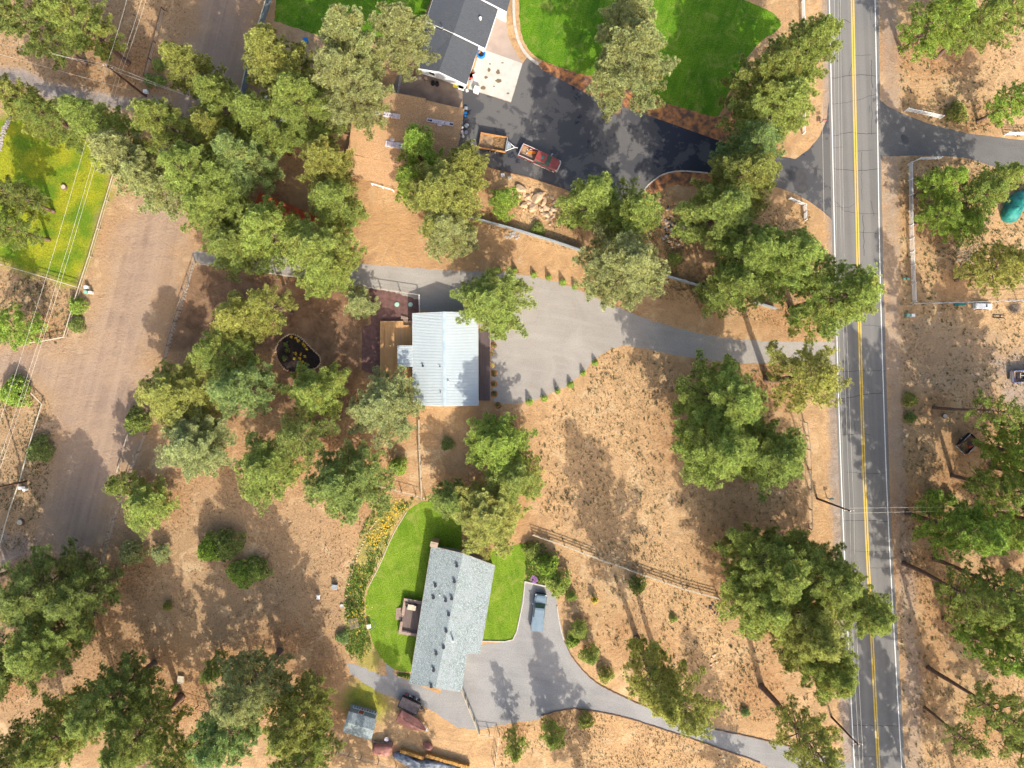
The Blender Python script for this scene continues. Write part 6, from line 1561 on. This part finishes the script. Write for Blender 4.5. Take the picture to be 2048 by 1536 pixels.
# ---------------------------------------------------------------- fences
def densify(pts, step):
    P = [Vector((p.x, p.y)) for p in pts]; out = []
    for a, b in zip(P, P[1:]):
        n = max(1, round((b - a).length / step))
        for k in range(n): out.append(a.lerp(b, k / n))
    out.append(P[-1]); return out
def fence(label, px, kind='wire', h=1.2, step=2.4, mt=None, name="fence", group=None, zpx=None):
    """px: fence line seen in the photograph at height zpx (default: its top)"""
    zp = h if zpx is None else zpx
    P = densify([W(p[0], p[1], zp) for p in px], step)
    t = thing(name, label, "fence", (P[0].x, P[0].y, 0), 0, group)
    O = P[0]; Q = [p - O for p in P]
    pm = {'wire': 'wood', 'rail': 'woodpale', 'white': 'white', 'solid': 'fencepanel', 'pipe': 'woodpale', 'low': 'woodpale', 'dark': 'rustedge', 'wall': 'steel'}[kind]
    m = MB(); s = .06 if kind != 'white' else .065
    m.box(-s, -s, 0, s, s, h + .04) ; post = None
    for q in Q[:95]:
        if post is None: post = m.build('post', M[mt or pm], t, loc=(q.x, q.y, 0))
        else:
            c = post.copy(); COL.objects.link(c); c.parent = t; c.location = (q.x, q.y, 0)
    def rail(z, w, hh, nm='rail', mtt=None):
        m = MB(); m.ribbon([tuple(q) for q in Q], w, z, z + hh); m.build(nm, M[mtt or mt or pm], t)
    if kind == 'wire':
        rail(h - .05, .07, .07, 'top_rail'); rail(h * .55, .02, .02, 'wire', 'wire'); rail(h * .25, .02, .02, 'wire', 'wire')
    elif kind == 'rail':
        for z in (h - .1, h * .6, h * .28): rail(z, .07, .12)
    elif kind == 'white':
        for z in (h - .12, h * .72, h * .46, h * .2): rail(z, .05, .08)
    elif kind == 'solid':
        rail(.05, .05, h - .1, 'panel'); rail(h - .02, .16, .05, 'cap_rail', 'woodpale')
    elif kind == 'wall':
        rail(.0, .12, h - .03, 'panel'); rail(h - .03, .22, .06, 'cap_rail', 'steel')
    elif kind == 'pipe':
        rail(h - .06, .10, .10, 'top_rail'); rail(h * .45, .05, .06, 'rail')
    elif kind == 'low':
        rail(h - .1, .16, .1, 'top_rail')
    elif kind == 'dark':
        rail(h - .07, .06, .08, 'top_rail'); rail(h * .5, .04, .05, 'rail')
    return t
fence("wire fence east of the dirt road, northern stretch beside the brown yard", [(385,525),(372,565),(352,620),(338,665),(325,716)], 'wire', 1.2)
fence("wire fence along the east side of the dirt road beside the grove, southern stretch", [(307,812),(285,870),(258,940),(243,985),(222,1040),(211,1083),(193,1160),(183,1180)], 'wire', 1.2)
fence("short pale rail fence by the dirt road, upper of the two pieces", [(258,860),(246,895)], 'low', .8, 3); fence("short pale rail fence by the dirt road, lower of the two pieces", [(240,921),(233,945)], 'low', .8, 3)
fence("pale pipe fence down the east side of the yellow meadow", [(227,343),(210,400),(177,512),(150,595),(127,673)], 'pipe', 1.1, 5); fence("pale pipe fence across the bottom of the yellow meadow", [(-40,518),(0,529),(60,546),(152,574)], 'pipe', 1.1, 5)
fence("short pipe fence above the side lane mouth", [(127,674),(95,680),(55,686)], 'pipe', 1.0, 4)
fence("low rail fence west of the dirt road, below the side lane", [(62,787),(83,808),(63,873),(48,927),(40,958),(17,1024),(0,1088),(-30,1180)], 'low', .9, 3.2)
fence("tall grey board fence at the top, between the cinder road and the lawn", [(545,-40),(531,0),(509,70),(500,110),(490,140),(476,205),(454,260),(446,300)], 'solid', 1.9, 2.4)
fence("grey metal topped wall south of the boulder pile and rubble", [(878,412),(940,433),(1024,456),(1110,482),(1168,502)], 'wall', 1.3, 3); fence("grey metal topped wall north of the centre gravel, middle stretch", [(1255,530),(1318,546),(1412,574)], 'wall', 1.3, 3); fence("grey metal topped wall north of the gravel junction, short east end", [(1512,604),(1555,617)], 'wall', 1.3, 3)
fence("wire fence along the north side of the brown west yard", [(385,525),(512,542),(620,557),(720,571),(838,589)], 'wire', 1.3, 2.8); fence("short white gate between the yard fence and the white roofed house", [(838,590),(838.5,625)], 'wire', 1.3, 1.6, 'white')
fence("wooden fence running south from the white roofed house", [(837,840),(838,900),(841,960),(843,1000)], 'rail', 1.3, 2.2); fence("wire fence between the broad dark pine and the back lawn", [(700,962),(772,978),(830,993),(850,1000)], 'wire', 1.2, 2.5)
fence("long rail fence crossing the sand from the side lawn to the roadside grove", [(1066,1071),(1130,1093),(1200,1120),(1290,1152),(1370,1180),(1440,1199)], 'rail', 1.2, 2.6)
fence("long white four rail fence on the east verge, north to south", [(1820.5,329),(1822,450),(1825,530),(1828.5,604)], 'white', 1.3, 2.35, zpx=.6); fence("short white rail fence along the south edge of the east driveway", [(1819,327),(1838,318),(1880,316)], 'white', 1.3, 2.0, zpx=.6)
fence("slanted white rail fence piece at the north side of the east driveway", [(1814,219),(1840,224),(1884,234)], 'white', 1.3, 1.9, zpx=.7); fence("white rail fence piece at the right edge north of the east driveway", [(2014,267),(2060,268)], 'white', 1.3, 2.0, zpx=.7)
fence("white rail fence at the top left of the road", [(1604,-20),(1606,0),(1607,38),(1608,90)], 'white', 1.2, 2.2, zpx=.6); fence("short white rail fence north of the west driveway mouth", [(1608,215),(1608,266)], 'white', 1.2, 2.0, zpx=.6)
fence("white corner fence south of the west driveway mouth", [(1579,397),(1610,410),(1611,440)], 'white', 1.2, 1.5, zpx=.6)
fence("thin wire fence from the white rail fence corner to the right edge", [(1828,607),(1900,605),(2048,601),(2090,600)], 'wire', 1.5, 3.2, 'steel')
fence("roadside wire fence left of the road below the gravel junction", [(1615,845),(1622,900),(1624,980),(1625,1060)], 'wire', 1.2, 2.6)
fence("wire fence at the bottom left across the sand", [(205,1362),(260,1378),(330,1400),(420,1427)], 'dark', 1.2, 2.6); fence("wire fence at the bottom edge west of the red brown tarp", [(672,1506),(720,1521),(790,1540)], 'wire', 1.2, 2.4)
fence("brown timber gate fence running down from the grey shingled house", [(923,1383),(937,1418),(948,1445),(958,1470)], 'rail', 1.4, 1.6); fence("square wire pen beside the timber gate fence at the bottom", [(958,1471),(998.5,1476),(994,1505),(989,1540)], 'dark', 1.3, 1.8, 'woodpale')
fence("chain link fence on the shop's north side", [(804,128),(797,170),(795,184)], 'wire', 1.3, 1.5, 'steel')
fence("white gate pieces south of the tan roofed shop", [(743,367),(786,380)], 'low', 1.0, 1.6, 'white'); fence("small white boards left of the bright young pine", [(962,370),(975,373)], 'low', .5, .8, 'white')
fence("low white fence at the bottom of the northwest grove near the dirt road", [(462,276),(496,286),(520,294)], 'low', 1.0, 1.5, 'white'); fence("faint wire fence on the tan ground at the top, left of the cinder road", [(322,14),(305,80),(286,150)], 'wire', 1.0, 3.5, 'rustedge')
# ---------------------------------------------------------------- utility poles and wires
POLE = {}
def pole(key, base, top, label, arms=1, adir=0.0):
    b = W(*base); r0 = math.hypot(base[0] - 1024, base[1] - 768); r1 = math.hypot(top[0] - 1024, top[1] - 768); h = CAMH * (1 - r0 / r1)
    t = thing("utility_pole", label, "utility pole", (b.x, b.y, 0))
    m = MB(); m.tube([(0, 0, 0), (0, 0, h * .5), (0, 0, h)], [.17, .145, .11], 10); m.build('mast', M['pole'], t)
    ar = MB(); ca, sa = math.cos(adir), math.sin(adir)
    ar.box(-.75, -.06, h - .55, .75, .06, h - .4, adir, (0, 0)); ar.build('crossarm', M['wood'], t)
    for s in (-.65, 0, .65):
        z = h - .4 if s else h
        m = MB(); m.cyl(s * ca, s * sa, z, z + .18, .05, .07, 8); m.build('insulator', M['white'], t)
    POLE[key] = (b.x, b.y, h, ca, sa); return t
pole('a', (292,193), (210,135), "tall brown utility pole by the grey lane at upper left", adir=-.3)
pole('b', (1634,997), (1700,1022), "brown utility pole left of the road where wires cross it", adir=0.0)
pole('c', (1663,1434), (1719,1489), "brown utility pole left of the road near the bottom", adir=0.0)
pole('d', (52,963), (-48,986), "brown utility pole cut by the left edge", adir=-.3)
def wire(pa, pb, label, sag=.6, r=.015):
    A, B = Vector(pa), Vector(pb); m = MB(); P = [A.lerp(B, k / 14) - Vector((0, 0, sag * 4 * (k / 14) * (1 - k / 14))) for k in range(15)]
    m.tube(P, r, 5, False); return tag(m.build("power_line", M['wire']), label, "power line", "power lines")
def tip(k, s, dz=0.0):
    x, y, h, ca, sa = POLE[k]; return (x + s * ca, y + s * sa, h - .2 + (.2 if s == 0 else 0) + dz)
hd = POLE['d'][2]
for i, (s, dz, far) in enumerate([(0, 0, (268,-60)), (.0, -2.6, (300,-60)), (.0, -3.4, (309,-60))]):
    n_ = ["top", "middle", "lowest"][i]; x, y, h, ca, sa = POLE['a']; q = W(far[0], far[1], h + dz)
    wire((x, y, h + dz), (q.x, q.y, h + dz), "%s wire running up from the upper left utility pole" % n_, .3)
    x2, y2, h2, _, _ = POLE['d']; wire((x, y, h + dz), (x2, y2, h2 + dz), "%s wire running down the left side over the yellow meadow" % n_, .9)
x, y, h, ca, sa = POLE['a']
for i, (py0, s) in enumerate([(72,-.5), (88,.5)]):
    q = W(-40, py0 - 10, h); wire((x, y + s * .6, h - .3), (q.x, q.y, h - .3), "%s wire running left from the upper left utility pole" % ["upper", "lower"][i], .3)
    q = W(470, 222 + i * 5, h - 1); wire((x, y + s * .6, h - .3), (q.x, q.y, h - 1.0), "%s wire running right from the upper left pole into the pines" % ["upper", "lower"][i], .3)
q0, q1 = W(-30, 100, 6), W(262, 180, 6); wire(q0, q1, "lone wire above the grey lane at the upper left", .2)
for i, (s, dz) in enumerate([(-.65, -.2), (0, 0), (.65, -.2)]):
    w_ = ["left", "middle", "right"][i]
    wire(tip('b', s), tip('c', s), "%s wire along the road between the two roadside poles" % w_, .5)
    A = Vector(tip('b', s)); B = W(1676 + s * 9, -80, POLE['b'][2]); wire(A, (B.x, B.y, A.z), "%s wire along the road north of the crossing wires" % w_, .9)
    A = Vector(tip('c', s)); B = W(1728 + s * 9, 1640, POLE['c'][2]); wire(A, (B.x, B.y, A.z), "%s wire leaving the bottom roadside pole off the picture" % w_, .2)
for i, (s, yy) in enumerate([(-.35, 1020), (.35, 1014)]):
    x, y, h, _, _ = POLE['b']; B = W(2120, yy, h); wire((x, y + s, h - .2), (B.x, B.y, h - .2), "%s of the two wires crossing the road to the right" % ["lower", "upper"][i], .25)
# ---------------------------------------------------------------- countless small growth
def scrub(name, n, regions, avoid, size, seed, tint, dens=None):
    r = np.random.RandomState(seed); out = []
    for poly, cnt in regions:
        P = px2w(poly); x = r.uniform(P[:, 0].min(), P[:, 0].max(), cnt * 3); y = r.uniform(P[:, 1].min(), P[:, 1].max(), cnt * 3)
        ok = sdist(x, y, poly) > -.5
        cl = vnoise(x, y, .22, seed, 3); ok &= (cl + r.uniform(-.12, .12, len(x))) > .47
        for a in avoid: ok &= sdist(x, y, a) < -.25
        out.append(np.stack([x[ok], y[ok]], 1)[:cnt])
    C = np.concatenate(out); T = len(C); s = size * r.uniform(.5, 1.25, T)
    C3 = np.column_stack([C, np.full(T, .0)]); D = np.tile(np.array([[0, 0, 1.0]]), (T, 1))
    me = tufts_mesh(name, C3, D, s, 9, .16, M['grassblade'], seed, None, 1.1)
    o = mesh_obj(name, me); o.color = (*tint, 1); return tag(o, kind="stuff")
AV = [P_GRAVC, P_GRAVS, P_SEAL, P_SEALR, P_ROAD, P_LAWNS, P_DIRT, P_BED, [(760,625),(982,625),(982,812),(760,812)], [(862,1085),(990,1130),(960,1310),(924,1385),(818,1368)]]
RIGHT = [(1800,-20),(2080,-20),(2080,1560),(1815,1560),(1800,1000)]
scrub("dry_scrub", 0, [(P_SCRUBF, 6500), (P_SCRUBL, 2600), (RIGHT, 7000), ([(1180,350),(1620,430),(1620,660),(1180,560)], 4500), ([(0,540),(160,590),(120,680),(0,690)], 700), ([(0,790),(110,800),(100,950),(60,1080),(0,1100)], 1200), ([(960,360),(1190,420),(1150,500),(930,440)], 700), ([(40,1080),(300,1000),(300,1440),(0,1440)], 2000), ([(0,0),(380,0),(340,200),(0,130)], 1200), ([(1000,1400),(1600,1500),(1650,1540),(1000,1540)], 1500)], AV, .16, 21, (.17, .14, .06))
scrub("sage_scrub", 0, [(P_SCRUBF, 1200), (RIGHT, 1600), (P_LEFTSCR2, 500), (P_LEFTSCR, 400), ([(1290,420),(1440,430),(1440,600),(1290,560)], 400), ([(1850,200),(2048,200),(2048,600),(1850,600)], 500)], AV, .33, 22, (.17, .165, .08))
scrub("flower_strip", 0, [(P_STRIP, 2600), ([(1052,1085),(1080,1085),(1110,1150),(1092,1170),(1055,1160)], 700), ([(770,1322),(822,1345),(820,1362),(788,1352)], 300)], [P_LAWNS, P_GRAVS], .30, 23, (.17, .27, .05))
def yflow():
    r = random.Random(9); m = MB()
    for k in range(260):
        f_ = r.random(); x = 800 - 60 * f_ + r.gauss(0, 9); y = 1012 + 75 * f_ + r.gauss(0, 9)
        if k > 215: x, y = r.gauss(718, 10), r.gauss(1225, 22)
        c = W(x, y); s = r.uniform(.06, .12); z = r.uniform(.2, .45)
        m.add([(c.x + math.cos(b) * s, c.y + math.sin(b) * s, z) for b in (0, 1.26, 2.5, 3.77, 5.03)], [(0, 1, 2, 3, 4)])
    tag(m.build("yellow_blossoms", M['yflower']), kind="stuff")
yflow()
